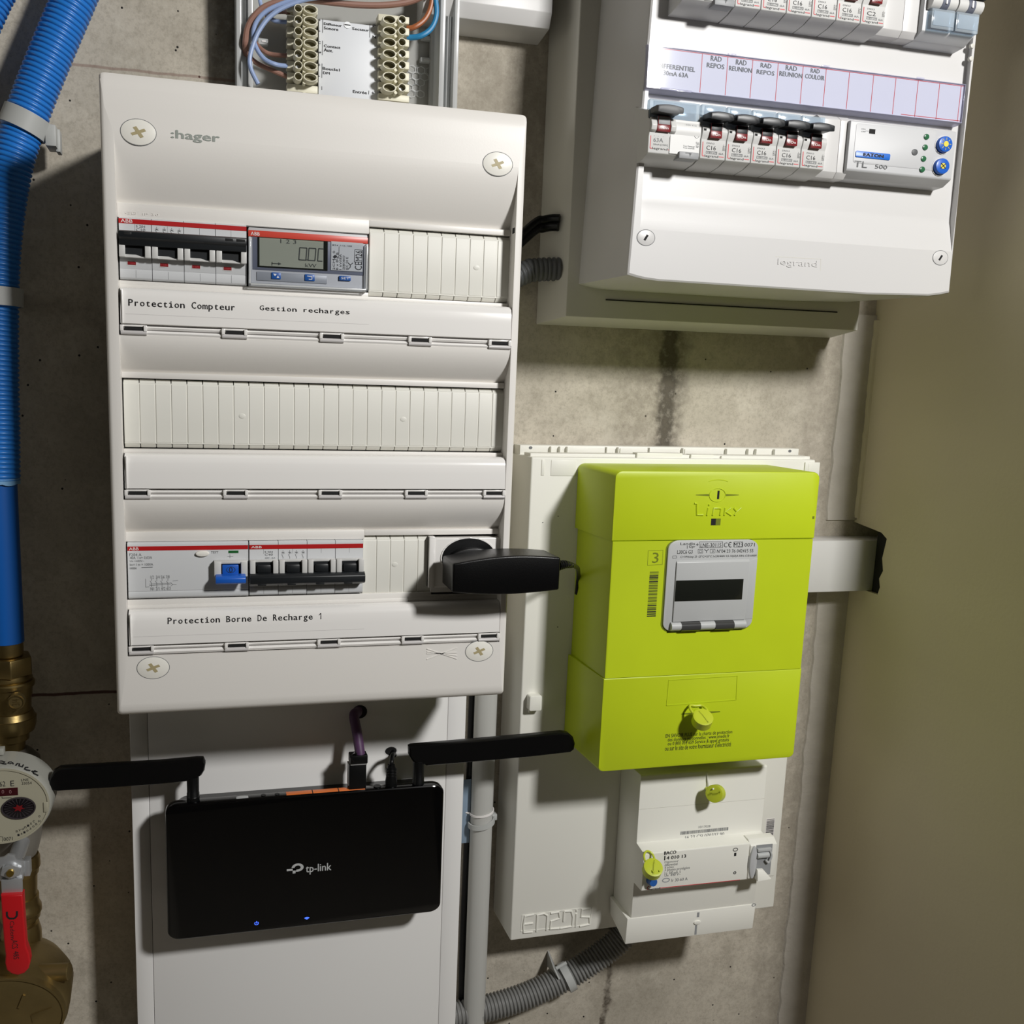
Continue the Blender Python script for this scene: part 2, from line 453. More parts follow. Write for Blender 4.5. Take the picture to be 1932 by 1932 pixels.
def struct(name, bm, mats, angle=32):
    o = obj(name, bm, mats, angle=angle); o['kind'] = 'structure'; return o
def dup(root, dx, dz=0, label=None):
    r2 = root.copy(); C.objects.link(r2); r2.location = root.location + Vector((dx, 0, dz)) / 1000
    if label: r2['label'] = label
    for ch in list(root.children):
        c2 = ch.copy(); C.objects.link(c2); c2.parent = r2
        for g in ch.children:
            g2 = g.copy(); C.objects.link(g2); g2.parent = c2
    return r2

# ------------------------------------------------------------------ the setting
YW = 120          # face of the concrete wall
XW = 580.5          # face of the plastered return wall
bm = new(); box(bm, -2400, 2400, YW, YW + 200, -1150, 1150); struct('wall_back', bm, 'concrete')
bm = new()
_, zt = at(1640, 1003, 92); _, zb = at(1655, 1116, 92)
ext(bm, [(-114, -1150), (YW, -1150), (YW, zb), (83, zb - 0.5), (81, zb + 6), (83, zb + 13), (79.5, zb + 20), (82, zb + 30), (79, zt - 4), (86, zt), (YW, zt + 4), (YW, 1150), (-114, 1150)], XW, XW + 190)
struct('wall_right', bm, 'plaster')
bm = new(); box(bm, XW + 3.5, XW + 188, 76, 94.4, zb - 2, zt + 3); struct('hole_shade_block', bm, 'dark_interior')  # added dark block; its colour stands in for the shade inside the hole
bm = new(); box(bm, -2400, 2400, -2600, YW, -1200, -1150); struct('floor', bm, 'mortar')
bm = new(); box(bm, -2400, 2400, -2600, YW + 200, 1150, 1200); struct('ceiling', bm, 'room_paint')
bm = new(); box(bm, -2600, -2400, -2600, YW + 200, -1150, 1150); struct('wall_left', bm, 'room_paint')
bm = new(); box(bm, -2600, 2600, -2800, -2600, -1150, 1150); struct('wall_front', bm, 'room_paint')
bm = new(); box(bm, 2400, 2600, -2600, YW + 200, -1150, 1150); struct('wall_far_right', bm, 'room_paint')
# strip of smoothed mortar that fills the corner
bm = new()
for z0, z1 in ((-1150, zb - 4), (zt + 6, 70)):
    n = max(2, int((z1 - z0) / 12)); L = []
    for k in range(n + 1):
        z = z0 + (z1 - z0) * k / n; q = random.uniform(-1.2, 1.2)
        L.append([(XW - 29 + q, YW, z), (XW - 28 + q, YW - 1.6, z), (XW, YW - 2.2, z), (XW, YW, z)])
    poly(bm, L)
struct('trim_1', bm, 'mortar')
bm = new()
n = 40; L = []
z0, z1 = zt + 8, 66
for k in range(n + 1):
    z = z0 + (z1 - z0) * k / n; q = random.uniform(-0.5, 0.5)
    L.append([(XW - 2.4 + q, YW - 2.2, z), (XW - 1.5 + q, YW - 5, z), (XW, YW - 6, z), (XW, YW - 2.2, z)])
poly(bm, L); struct('trim_2', bm, 'plaster')
# ------------------------------------------------------------------ the three-row distribution board
ROWS = (93.4, 2.4, -88.9)          # top of each row of modules
XL, XR = -0.5, 225.5
board = thing('distribution_board', 'tall white three-row distribution board with four cross-slot screws and a grey maker logo', 'fuse box', (112, YW, -195))
bm = new(); box(bm, -3, 227, 8, YW, -190, 158, 1.5, mi=0)
box(bm, 0, 225, 6.9, 8.2, -156, 130, mi=1)
obj('back_box', bm, ['base_white', 'dark_interior'], board)
bm = new()
def frame_ring(Y, ix, izt, izb): return [(x, Y, z) for x, z in rrpts(-7.6 + ix, 230.8 - ix, -193.6 + izb, 162 - izt, max(0.6, 3.2 - ix), 5)]
inner = rrpts(XL, XR, -157, 131, 0.4, 5)
rings = [frame_ring(26, 1.5, 1.2, 1.2), frame_ring(-3, 0, 0, 0), frame_ring(-6.5, 0.25, 0.8, 0.6), frame_ring(-8.6, 0.8, 3.5, 2.0), frame_ring(-9.6, 1.6, 9, 4), frame_ring(-10, 2.6, 18, 8),
         [(x, -10, z) for x, z in inner], [(x, 9, z) for x, z in inner]]
poly(bm, rings, False, False)
def fascia(z0, z1, y0=-10.0, y1=2.6):
    """a panel that dips inwards towards the modules below it; z0 upper edge"""
    pts = [(y0 + (y1 - y0) * (t ** 1.9), z0 + (z1 - z0) * t) for t in [k / 14 for k in range(15)]]
    ext(bm, pts + [(y1 + 4, z1), (y1 + 4, z0)], XL, XR)
fascia(131.2, ROWS[0] + 3.2)
for zr in ROWS[1:]: fascia(zr + 23.7, zr + 3.2, -9.4)
for zr in ROWS:
    xe = 139 if zr != ROWS[1] else XL
    box(bm, xe, XR, -0.6, 8, zr + 0.2, zr + 3.6, 0.3)
    if xe > 0: box(bm, XL, xe, -0.6, 8, zr - (4.1 if zr == ROWS[0] else 2.0), zr + 3.6, 0.3)
    box(bm, XL, XR, -1.6, 8, zr - 42.2, zr - 39.6, 0.4)
box(bm, XL, 139, -1.2, 8, ROWS[0] - 41, ROWS[0] - 37.4, 0.3)
box(bm, XL, 226, -1.2, 8, ROWS[2] - 41, ROWS[2] - 36.2, 0.3); box(bm, 181.5, 225.4, -1.2, 8, ROWS[2] - 38, ROWS[2] - 30, 0.3)
x0, x1, z0, z1 = rc((236, 399), (300, 409), -0.6)
textm(bm, 'GD  IP 30', x0, x1, z0 + 0.3, z1, -0.6, 0, lift=0.3)
# moulded mark at the foot
for k, (pa, pb) in enumerate(((((805, 1224), (862, 1243))), ((805, 1233), (862, 1231)), ((805, 1244), (862, 1222)), ((834, 1233), (862, 1237)), ((805, 1229), (834, 1234)))):
    line(bm, pa, pb, -10, 0.5, 0, 0.35)
for tl, br in (((212, 371), (214, 387)), ((971, 429), (975.5, 440))): pbox(bm, tl, br, -8, -4, 0, 1)
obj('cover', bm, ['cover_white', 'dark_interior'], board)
bm = new(); textp(bm, ':hager', (323, 245), (414, 273), -10, 0, lift=0.2, bold=0.28)
obj('maker_logo', bm, 'logo_grey', board, label='grey maker logo')
for cx, cy in ((261, 249.5), (939, 309.5), (289, 1260), (904, 1228.5)):
    X, Z = at(cx, cy, -10); bm = new()
    disc(bm, X, Z, 9.0, 6.55, -10.25, -9, 0.2, 0); ring(bm, X, Z, 9.35, 6.85, 0.35, -10.05, -9.5, 2)
    for a, dy in ((28, 0), (118, 0.03)):
        c, s = math.cos(math.radians(a)), math.sin(math.radians(a)); L, t = 4.0, 1.0
        prism(bm, [(X + (c * p * L - s * q * t), Z + 0.73 * (s * p * L + c * q * t)) for p, q in ((-1, -1), (1, -1), (1, 1), (-1, 1))], -10.32 - dy, -10, mi=1)
    obj('cover_screw', bm, ['screw_white', 'beige_screw', 'ink_grey'], board)
def blank(xa, n, zr, dimples=()):
    bm = new(); wd = 8.72; 
    for k in range(n):
        x = xa + wd * k; g = 0.22
        ext(bm, [(4, zr - 0.3), (2.4, zr - 0.3), (0, zr - 3.2), (0, zr - 35.6), (2.4, zr - 38.9), (4, zr - 38.9)], x + g, x + wd - g, 0, 0.25, 1)
    box(bm, xa + 0.2, xa + wd * n - 0.2, 0.45, 3.9, zr - 36.6, zr - 2.4)
    for X, Z in dimples: disc(bm, X, Z, 1.9, 1.4, -0.25, 0.5, 0.2)
    obj('blank_plate', bm, 'blank_white', board)
blank(139.3, 10, ROWS[0], [at(899, 505, 0)])
blank(0.0, 26, ROWS[1], [at(457, 785, 0), at(761, 791, 0)])
blank(138.0, 5, ROWS[2], [at(745, 1065, 0)])
LP = [(-5.0, -41.8), (-7.4, -42.4), (-9.0, -44.0), (-9.9, -47), (-10.4, -52), (-10.6, -61.2)]
def prof(dz):
    for (ya, za), (yb, zb_) in zip(LP, LP[1:]):
        if zb_ <= dz <= za: return ya + (yb - ya) * (dz - za) / (zb_ - za)
    return LP[-1][0]
def label_holder(zr, writings, gaps):
    bm = new(); ext(bm, [(y, zr + z) for y, z in LP] + [(-9.4, zr - 61.6), (-2, zr - 61.6), (-2, zr - 41.8)], 0.5, 225.0)
    box(bm, 1.2, 1.9, -11.3, -2, zr - 61.4, zr - 43, 0.3)
    line_y = zr - 56.3
    if writings: box(bm, 3, 138, prof(-56.3) - 0.04, -9, line_y, line_y + 0.18, mi=1)
    holder = obj('label_holder', bm, ['label_white', 'clip_grey'], board)
    for s, tl, br in writings:
        bm = new(); mono(bm, s, tl, br, -10.3)
        for v in bm.verts: v.co.y = prof(v.co.z - zr) - 0.18
        obj('printed_label', bm, 'ink', holder, label='black fixed-pitch writing')
    bm = new()
    for a, b in gaps: pass
    ext(bm, [(-8.6, zr - 62.4), (-9.4, zr - 63.2), (-8.6, zr - 64.2), (-7.4, zr - 64.2), (-7.4, zr - 62.4)], 2, 224)
    ext(bm, [(-8.8, zr - 64.9), (-9.8, zr - 66.0), (-9, zr - 67.3), (-7.4, zr - 67.3), (-7.4, zr - 64.9)], 2, 224)
    box(bm, 1.5, 224.4, -7.6, -3, zr - 67.6, zr - 61.6, mi=1)
    obj('hinge_rail', bm, ['label_white', 'clip_grey'], holder)
    for k, xc in enumerate((7.2, 61.5, 116.5, 168.8, 218.2)):
        bm = new(); wd = 6.2
        box(bm, xc - wd, xc + wd, -9.9, -7.7, zr - 62.9, zr - 61.9, 0.2, mi=0)
        box(bm, xc - wd + 1.4, xc + wd - 1.4, -9.75, -7.7, zr - 64.6, zr - 62.9, mi=1)
        for sx in (-1, 1): box(bm, xc + sx * wd - 0.9, xc + sx * wd + 0.9, -10.9, -7.7, zr - 65.4, zr - 62.0, 0.3, mi=0)
        tube(bm, [(xc - wd - 0.6, -9.6, zr - 66.2), (xc + wd + 0.6, -9.6, zr - 66.2)], 1.25, 12, 2)
        obj('hinge_clip', bm, ['label_white', 'dark_interior', 'clip_grey'], holder)
label_holder(ROWS[0], (('Protection Compteur', (241, 564), (445, 586)), ('Gestion recharges', (489, 576), (661, 593))), ())
label_holder(ROWS[1], (), ())
label_holder(ROWS[2], (('Protection Borne De Recharge 1', (315, 1166), (610, 1168)),), ())

# ------------------------------------------------------------------ modules in the three-row board
def abb_mcb(name, label, x0, zr, up, rating, model, drop=2.2):
    """four-pole breaker; up: handle thrown up"""
    t = thing(name, label, 'circuit breaker', (x0 + 34, 6, zr - 36))
    H, pw = 32.9, 17.15; zt_ = zr - drop
    def z(fr): return zt_ - H * fr
    def body(bm):
        for k in range(4):
            xa = x0 + pw * k + 0.12; xb = xa + pw - 0.24
            if up: pf = [(6, z(0)), (-2.2, z(0)), (-3.2, z(.03)), (-3.2, z(.26)), (-4.6, z(.3)), (-4.6, z(.60)), (-3.9, z(.635)), (-3.4, z(.65)), (-3.4, z(.825)), (-3.2, z(.828)), (-3.2, z(.838)), (-3.4, z(.842)), (-3.4, z(.97)), (-2.4, z(1)), (6, z(1))]
            else: pf = [(6, z(0)), (-2.2, z(0)), (-3.2, z(.03)), (-3.2, z(.33)), (-4.6, z(.36)), (-4.6, z(.7)), (-3.2, z(.82)), (-3.0, z(.826)), (-3.0, z(.838)), (-3.2, z(.842)), (-3.2, z(.97)), (-2.4, z(1)), (6, z(1))]
            ext(bm, pf, xa, xb, 0, 0.12, 1)
    bm = new(); body(bm)
    for k in range(4):      # fine seam in the middle of each pole
        xm = x0 + pw * (k + 0.5)
        box(bm, xm - 0.07, xm + 0.07, -3.46 if up else -3.26, -3, z(.97), z(.845), mi=1)
        box(bm, xm - 0.07, xm + 0.07, -3.26, -3, z(.23), z(.105), mi=1)
    obj('body', bm, ['breaker_grey', 'ink_grey'], t)
    bm = new(); box(bm, x0 + 0.1, x0 + 4 * pw - 0.1, -3.35, -3, z(.10 if up else .145), z(.025 if up else .065), mi=0)
    obj('red_strip', bm, 'red_strip', t)
    for k in range(4):
        xa = x0 + pw * k
        bm = new(); a, b = (.44, .655) if up else (.33, .6)
        for q in (xa + 0.3, xa + pw - 3.4): box(bm, q, q + 3.1, -8.6, -4.4, z(b), z(a), 0.35)
        if up: prism(bm, [(xa + 3.4, z(.61)), (xa + 9, z(.61)), (xa + 13.8, z(.655)), (xa + 3.4, z(.655))], -7.6, -4.4)
        else: box(bm, xa + 0.3, xa + pw - 0.3, -6.2, -4.4, z(.37), z(.325), 0.2)
        obj('toggle_guard', bm, 'breaker_light', t)
        bm = new()
        if up: box(bm, xa + 3.4, xa + pw - 3.4, -6.4, -4.5, z(.625), z(.33))
        else:
            box(bm, xa + 3.4, xa + pw - 3.4, -6.0, -4.5, z(.7), z(.37)); box(bm, xa + 4.6, xa + pw - 4.6, -8.2, -5.5, z(.56), z(.41), 0.8)
        obj('toggle_slot', bm, 'handle_black', t)
        if up:
            bm = new(); box(bm, xa + 4.0, xa + 9.0, -3.62, -3.2, z(.775), z(.695), mi=1); box(bm, xa + 4.3, xa + 8.7, -3.7, -3.3, z(.765), z(.71), mi=0)
            textm(bm, 'I ON', xa + 5, xa + 8.2, z(.75), z(.725), -3.7, 2)
            obj('status_window', bm, ['red_window', 'breaker_light', 'red_line'], t)
    bm = new()
    if up:
        ext(bm, [(-4.5, z(.235)), (-9.5, z(.235)), (-11.2, z(.26)), (-11.2, z(.35)), (-9.4, z(.375)), (-8.9, z(.47)), (-4.5, z(.47))], x0 + 0.4, x0 + 4 * pw - 0.4, 0, 0.4)
        for q, ww in ((3, 4), (56.5, 4.5), (62.5, 5)): box(bm, x0 + q, x0 + q + ww, -11.3, -10, z(.315), z(.27), 0.2, mi=1)
    else:
        ext(bm, [(-4.5, z(.56)), (-8.2, z(.56)), (-10.2, z(.58)), (-11.6, z(.62)), (-11.6, z(.735)), (-9, z(.775)), (-4.5, z(.76))], x0 + 0.2, x0 + 4 * pw + 0.2, 0, 0.35)
        for q in (4.5, 22, 39, 56): box(bm, x0 + q, x0 + q + 5, -11.2, -9, z(.775), z(.735), 0.3)
    obj('tie_bar_handle', bm, ['handle_black', 'dark_interior'], t, label='black linked handle bar')
    bm = new(); fr0, fr1 = (.02, .105) if up else (.07, .14)
    textm(bm, 'ABB', x0 + 1.2, x0 + 7.4, z(fr1 - .017), z(fr0 + .014), -3.4, 1)
    textm(bm, model, x0 + 9.2, x0 + 14, z(.155 if up else .215), z(.115 if up else .18), -3.25, 0)
    textm(bm, rating, x0 + 9.2, x0 + 14, z(.215 if up else .265), z(.165 if up else .225), -3.25, 0)
    if not up: textm(bm, '400V~ 6kA', x0 + 9.2, x0 + 15.4, z(.32), z(.295), -3.25, 0)
    for k in range(4):      # pole symbols
        xs = x0 + 20 + k * 4.0; za, zb_ = z(.125 if up else .17), z(.235 if up else .32)
        zm = (za + zb_) / 2
        box(bm, xs - 0.1, xs + 0.1, -3.3, -3.2, zm, za)
        for s in (-1, 1): prism(bm, [(xs - s * 0.9, za - 0.9), (xs + s * 0.9, za - 1.7), (xs + s * 0.9, za - 1.95), (xs - s * 0.9, za - 1.15)], -3.3, -3.2)
        prism(bm, [(xs - 0.9, zm), (xs - 0.65, zm), (xs + 0.25, zb_ + 0.4), (xs, zb_ + 0.4)], -3.3, -3.2); box(bm, xs - 0.1, xs + 0.1, -3.3, -3.2, zb_ - 0.2, zb_ + 0.4)
    obj('printed_marking', bm, ['ink_grey', 'white_ink'], t)
abb_mcb('circuit_breaker', 'four-pole breaker marked C10 with black linked handle thrown up and red windows', 0.2, ROWS[0], True, 'C10', 'S 204', 4.3)
abb_mcb('circuit_breaker', 'four-pole breaker marked C40 with black linked handle thrown down', 69.3, ROWS[2], False, 'C40', 'S 204')

# energy meter in the top row
t = thing('energy_meter', 'DIN-rail energy meter with grey display reading 0.00 kW under an orange-red strip', 'energy meter', (104, 6, ROWS[0] - 38))
Y = -4
X0, X1, Z0, Z1 = rc((468, 428), (693, 551), Y)
bm = new(); box(bm, X0 + 0.2, X1 - 0.2, Y + 0.6, 6, Z0, Z1, 0.5)
obj('body', bm, 'device_grey', t)
bm = new(); x0, x1, z0, z1 = rc((475, 442), (686, 520), Y); box(bm, X0 + 2.4, X1 - 2.2, Y + 0.3, 2, z0, z1, 0.2)
obj('front_panel', bm, 'slate', t)
bm = new(); box(bm, X0 + 0.1, X1 - 0.1, Y - 0.1, 2, Z1 - 5.0, Z1 - 1.6, 0.15)
obj('red_strip', bm, 'red_orange', t)
bm = new(); pbox(bm, (486, 442), (618, 511), Y, 0, 0, 1); pbox(bm, (489.5, 448), (610, 508), Y - 0.12, 0, 0, 0)
for s, tl, br in (('1 2 3', (529, 451), (559, 460.5)), ('kW', (576, 497), (597, 505))): textp(bm, s, tl, br, Y - 0.12, 2)
for tl, br, cut in (((564, 467), (579, 491), 0), ((581.5, 468), (596, 492), 0), ((599.5, 469), (610, 493), 1)):
    x0, x1, z0, z1 = rc(tl, br, Y - 0.2); sl = 0.5; t_ = 0.55
    A, B, Cc, D = (x0 + sl, z1), (x1, z1), (x1 - sl, z0), (x0, z0)
    def seg(p, q):
        n = Vector((-(q[1] - p[1]), q[0] - p[0])).normalized() * t_ / 2
        prism(bm, [(p[0] + n.x, p[1] + n.y), (q[0] + n.x, q[1] + n.y), (q[0] - n.x, q[1] - n.y), (p[0] - n.x, p[1] - n.y)], Y - 0.3, Y - 0.1, mi=2)
    seg(A, B); seg(A, D); seg(D, Cc)
    if not cut: seg(B, Cc)
pbox(bm, (578.6, 489.5), (580.4, 491.5), Y - 0.25, Y, 0, 2)
lines(bm, [(512.5, 497), (530, 498)], Y - 0.14, 0.4, 2); lines(bm, [(513.5, 494), (513, 501)], Y - 0.14, 0.4, 2)
p = [at(525, 495.2, Y), at(530.5, 498, Y), at(525, 500.5, Y)]; prism(bm, p, Y - 0.3, Y - 0.1, mi=2)
obj('display', bm, ['lcd', 'lcd_dark', 'lcd_ink'], t, label='grey liquid crystal display reading 0.00 kW')
bm = new(); x0, x1, z0, z1 = rc((625, 455), (684, 513), Y - 0.15); box(bm, x0, x1, Y - 0.15, Y + 1, z0, z1, mi=0)
textp(bm, 'B24 112-100', (627.5, 461), (664, 466), Y - 0.15, 1)
textp(bm, 'M26', (671, 472.5), (683, 493), Y - 0.15, 1, rot=90)
lines(bm, [(669.5, 471), (684, 472), (683, 495), (668.5, 494), (669.5, 471)], Y - 0.17, 0.25, 1)
textp(bm, 'CE', (669.5, 494), (683, 510), Y - 0.15, 1, rot=90)
for k, s in enumerate(('2CMA 0', 'B x B x B', '1 kV/IEA', '220/380V 240/415V', 'IEC 50 E')): textp(bm, s, (628 + k * 6.2, 473 + k * 3), (632 + k * 6.2, 509), Y - 0.15, 1, rot=90)
X, Z = at(632.5, 484, Y); disc(bm, X, Z, 1.0, 0.8, Y - 0.3, Y - 0.1, 0, 1, 16)
lines(bm, [(640, 465), (639, 486), (636, 490), (627, 489)], Y - 0.17, 0.2, 1)
lines(bm, [(657, 496), (661, 500), (666, 496)], Y - 0.17, 0.4, 1); lines(bm, [(661, 500), (661, 504), (657, 508)], Y - 0.17, 0.4, 1)
obj('rating_plate', bm, ['bezel_grey', 'ink'], t, label='light grey plate with black small print')
bm = new(); pbox(bm, (484, 512), (617, 536), Y, 0, 0.4, 0); obj('button_strip', bm, 'meter_grey', t)
for q in ((512, 513.5, 530, 527), (575, 517, 594, 530.5), (640, 520, 662, 530)):
    bm = new(); pbox(bm, q[:2], q[2:], Y - 0.7, 0, 0.4, 0)
    cx, cy = (q[0] + q[2]) / 2, (q[1] + q[3]) / 2
    if q[0] == 640: textp(bm, 'SET', (643.5, 522.5), (659, 527.5), Y - 0.7, 1)
    elif q[0] == 512:
        prism(bm, [at(cx - 6, cy - 4, Y), at(cx + 1, cy - 3, Y), at(cx - 2.5, cy + 1, Y)], Y - 0.85, Y - 0.6, mi=1); prism(bm, [at(cx + 0.5, cy + 4.5, Y), at(cx + 6, cy + 4.5, Y), at(cx + 3, cy, Y)], Y - 0.85, Y - 0.6, mi=1)
    else: lines(bm, [(cx - 5, cy - 3), (cx + 4, cy - 2), (cx + 4, cy + 3.5), (cx - 2, cy + 3)], Y - 0.75, 0.4, 1)
    obj('button', bm, ['blue_button', 'white_ink'], t, label='small blue push button')
bm = new(); textm(bm, 'ABB', X0 + 1.4, X0 + 6.4, Z1 - 4.4, Z1 - 2.5, Y - 0.2, 0); obj('printed_marking', bm, 'white_ink', t)
bm = new()
for a, b in ((X0 + 0.1, X0 + 1.5), (X1 - 1.5, X1 - 0.1)): box(bm, a, b, Y - 2.2, Y + 0.5, Z0 + 0.2, Z1 - 5.2, 0.3, mi=1)
box(bm, X0 + 0.1, X1 - 0.1, Y - 2.2, Y + 0.5, Z0 + 0.2, Z0 + 1.6, 0.3, mi=1)
box(bm, X0 + 1.5, X1 - 1.5, Y - 2.2, Y - 1.8, Z0 + 1.6, Z1 - 5.2, 0, mi=0)
obj('clear_flap', bm, ['clear_cover', 'clear_rib'], t)

# residual current device in the bottom row
t = thing('residual_current_device', 'wide grey residual current switch with blue lever thrown down and white test button', 'circuit breaker', (35, 6, ROWS[2] - 36))
Y = -3.4; zr = ROWS[2] - 2.2; H = 33.2
def z(fr): return zr - H * fr
bm = new(); ext(bm, [(6, z(0)), (-2.2, z(0)), (Y, z(.03)), (Y, z(.863)), (Y + 0.25, z(.866)), (Y + 0.25, z(.876)), (Y, z(.88)), (Y, z(.97)), (-2.2, z(1)), (6, z(1))], 0.3, 68.8, 0, 0.15, 1)
obj('body', bm, 'breaker_grey', t)
bm = new(); box(bm, 0.4, 68.7, Y - 0.1, -3, z(.14), z(.065)); obj('red_strip', bm, 'red_strip', t)
bm = new(); X, Z = at(382, 1044, Y); disc(bm, X, Z, 3.9, 1.7, Y - 1.6, Y, 0.5); obj('test_button', bm, 'screw_white', t, label='white oval test button')
bm = new(); pbox(bm, (431, 1039), (450, 1043.5), Y - 0.15, 0, 0, 0); obj('flag_window', bm, 'green_flag', t, label='green flag window')
bm = new(); x0, x1, z0, z1 = rc((404, 1060), (467, 1085), Y - 3)
for a, b in ((x0, x0 + 4), (x1 - 3.8, x1)): box(bm, a, b, Y - 5, Y, z0 - 0.5, z1, 0.4)
box(bm, x0, x1, Y - 4, Y, z1 - 1.2, z1 + 0.6, 0.3)
box(bm, x0 + 4, x1 - 3.8, Y - 0.6, Y, z0, z1, mi=1)
obj('lever_guard', bm, ['breaker_light', 'handle_black'], t)
bm = new(); box(bm, x0 + 4.6, x1 - 5.2, Y - 5, Y - 0.5, z0, z1 - 1.8, 0.5, mi=0)
textm(bm, '0', x0 + 8.4, x0 + 10.6, z0 + 2.2, z1 - 3.0, Y - 5, 1); ring(bm, x0 + 9.5, (z0 + z1) / 2 - 0.4, 2.6, 1.9, 0.25, Y - 5.1, Y - 5, 1, 20)
ext(bm, [(Y - 4, z0 + 1.4), (Y - 9, z0 + 0.6), (Y - 10.2, z0 - 0.6), (Y - 10, z0 - 3.2), (Y - 8.4, z0 - 4.2), (Y - 4, z0 - 1)], x0 + 0.6, x1 - 1.2, 0, 0.6)
obj('lever', bm, ['blue_lever', 'ink'], t, label='blue lever thrown down')
bm = new(); textm(bm, 'ABB', 1.3, 6.6, z(.128), z(.08), Y - 0.15, 1)
for s, tl, br in (('F204 A', (244, 1044), (267, 1049)), ('40A  I n= 0,03A', (245, 1050), (287, 1055)), ('Un =400V~', (245, 1057), (272, 1060)), ('Im= I m = 1000A', (245, 1063), (289, 1067)), ('10000A', (245, 1070), (258, 1074)), ('TEST', (398, 1040), (412, 1044)), ('1/2  3/4 5/6 7/8', (284, 1086), (320, 1091)), ('N1 2/1 4/2 6/3', (284, 1108), (322, 1113))): textp(bm, s, tl, br, Y, 0)
for x in (286, 296, 306, 317): lines(bm, [(x, 1091), (x, 1096)], Y, 0.2); lines(bm, [(x - 3, 1096), (x, 1100), (x, 1108)], Y, 0.2)
lines(bm, [(282, 1102), (322, 1100)], Y, 0.2); lines(bm, [(275, 1092), (275, 1108), (282, 1107)], Y, 0.2); lines(bm, [(282, 1104.5), (322, 1102.5)], Y, 0.2); lines(bm, [(322, 1099), (326, 1103), (322, 1106)], Y, 0.2); lines(bm, [(326, 1096), (336, 1095)], Y, 0.2); lines(bm, [(326, 1103), (333, 1103)], Y, 0.2)
lines(bm, [(429, 1050), (440, 1050)], Y, 0.2); lines(bm, [(267, 1071), (288, 1070)], Y, 0.5); lines(bm, [(434, 1046), (434, 1053)], Y, 0.2)
obj('printed_marking', bm, ['ink_grey', 'white_ink'], t)

# socket and power adapter
t = thing('power_socket', 'white DIN-rail power socket with round recess behind the black adapter', 'socket', (204, 6, ROWS[2] - 36))
bm = new(); X0, X1, Z0, Z1 = rc((819, 1016), (943, 1106), -4)
rrect(bm, X0, X1, Z0, Z1, 2.5, -4, 6, 0.5)
obj('face', bm, 'label_white', t)
bm = new(); X, Z = at(884, 1052, -4); disc(bm, X, Z, 17.5, 12.6, -4.15, -3.5, 0, 0); ring(bm, X, Z, 18.2, 13.1, 0.7, -4.6, -3.8, 1)
obj('recess', bm, ['black_plastic', 'label_white'], t)
bm = new(); pbox(bm, (811, 1013), (819, 1109), -4.5, 2, 0.3, 0); pbox(bm, (809, 1014), (812.5, 1107), -2, 4, 0, 1); obj('side_rib', bm, ['label_white', 'dark_interior'], t)

t = thing('power_adapter', 'black plug-in power adapter sticking out of the board over its right edge', 'power adapter', (215, -20, -115))
bm = new(); yb, yf = -11.6, -39
X0, Z1 = at(855, 1064, yf); X1, Z0 = at(1055, 1113, yf)
n = 12; Lf = []; Lb = []
top = [(X0 + (X1 - X0) * k / n, Z1 + 3.0 * math.sin(PI * k / n) * 0.9 + (at(1055, 1052, yf)[1] - Z1) * k / n) for k in range(n + 1)]
bot = [(X0 + (X1 - X0) * k / n, Z0 - 2.0 * math.sin(PI * k / n) + (at(856, 1118, yf)[1] - Z0) * (1 - k / n)) for k in range(n, -1, -1)]
out = top + bot
fs = poly(bm, [[(x, yf, zz) for x, zz in out], [(x, yf + 3, zz) for x, zz in out], [(x + (0.6 if x < 200 else -0.4), yb, zz) for x, zz in out]])
_bevel(bm, fs, 1.1, 3, lambda e: e.calc_face_angle(0) > 0.6)
obj('housing', bm, 'black_soft', t)
bm = new(); X, Z = at(884, 1052, -4); disc(bm, X + 1, Z - 2.5, 15.5, 9.5, yb - 0.1, -4.4, 0.5); obj('plug_base', bm, 'black_plastic', t)
bm = new()
ca = [a3(1053, 1067, -26), a3(1066, 1065, -24), a3(1078, 1066, -20), a3(1086, 1069, 5), a3(1090.5, 1074, 45), a3(1091, 1090, 72), a3(1089, 1110, 74), a3(1088, 1120, 76)]
sp = spline(ca, 8); tube(bm, sp, 1.5, 10)
g = spline([a3(1053, 1067, -26), a3(1066, 1065, -24), a3(1078, 1066.5, -20)], 12)
tube(bm, g, [3.4 - 1.5 * k / (len(g) - 1) - (0.7 if k % 4 == 3 else 0) for k in range(len(g))], 12)
obj('cord', bm, 'black_plastic', t)
# ------------------------------------------------------------------ the big white board at the top
t = thing('consumer_unit', 'large bright white board high by the plastered wall with red-lined circuit tags', 'fuse box', (425, YW, 55))
LB = t
bm = new()
zb = at(1072, 597, 88)[1]; xl = at(1082, 300, 88)[0]; xr = at(1622, 585, 88)[0]
poly(bm, [[(xl, 88, zb), (xr, 88, zb), (xr, 88, 420), (xl, 88, 420)], [(xl - 11, YW, zb - 4.5), (xr - 1, YW, zb - 4.5), (xr - 1, YW, 420), (xl - 11, YW, 420)]])
_bevel(bm, bm.faces[:], 0.8, 2)
box(bm, xl + 30, xr - 20, 87.4, 89, zb + 12.6, zb + 13.4, mi=1)
for p, rx, rz in (((1029.5, 478), 2.0, 3.4),):
    X, Z = at(p[0], p[1], 108); 
obj('back_box', bm, ['base_white', 'dark_interior'], t)
bm = new()
TL_, BL_, BR_, TR_ = at(1228, 0, 2), at(1183, 519, 2), at(1793, 553, 2), at(1847, 0, 2)
def side(p, q, z): return q[0] + (p[0] - q[0]) * (z - q[1]) / (p[1] - q[1])
zT = 420
bot = [at(x, y, 2) for x, y in ((1196, 523), (1212, 527), (1240, 531), (1640, 556.5), (1755, 559), (1776, 556.5))]
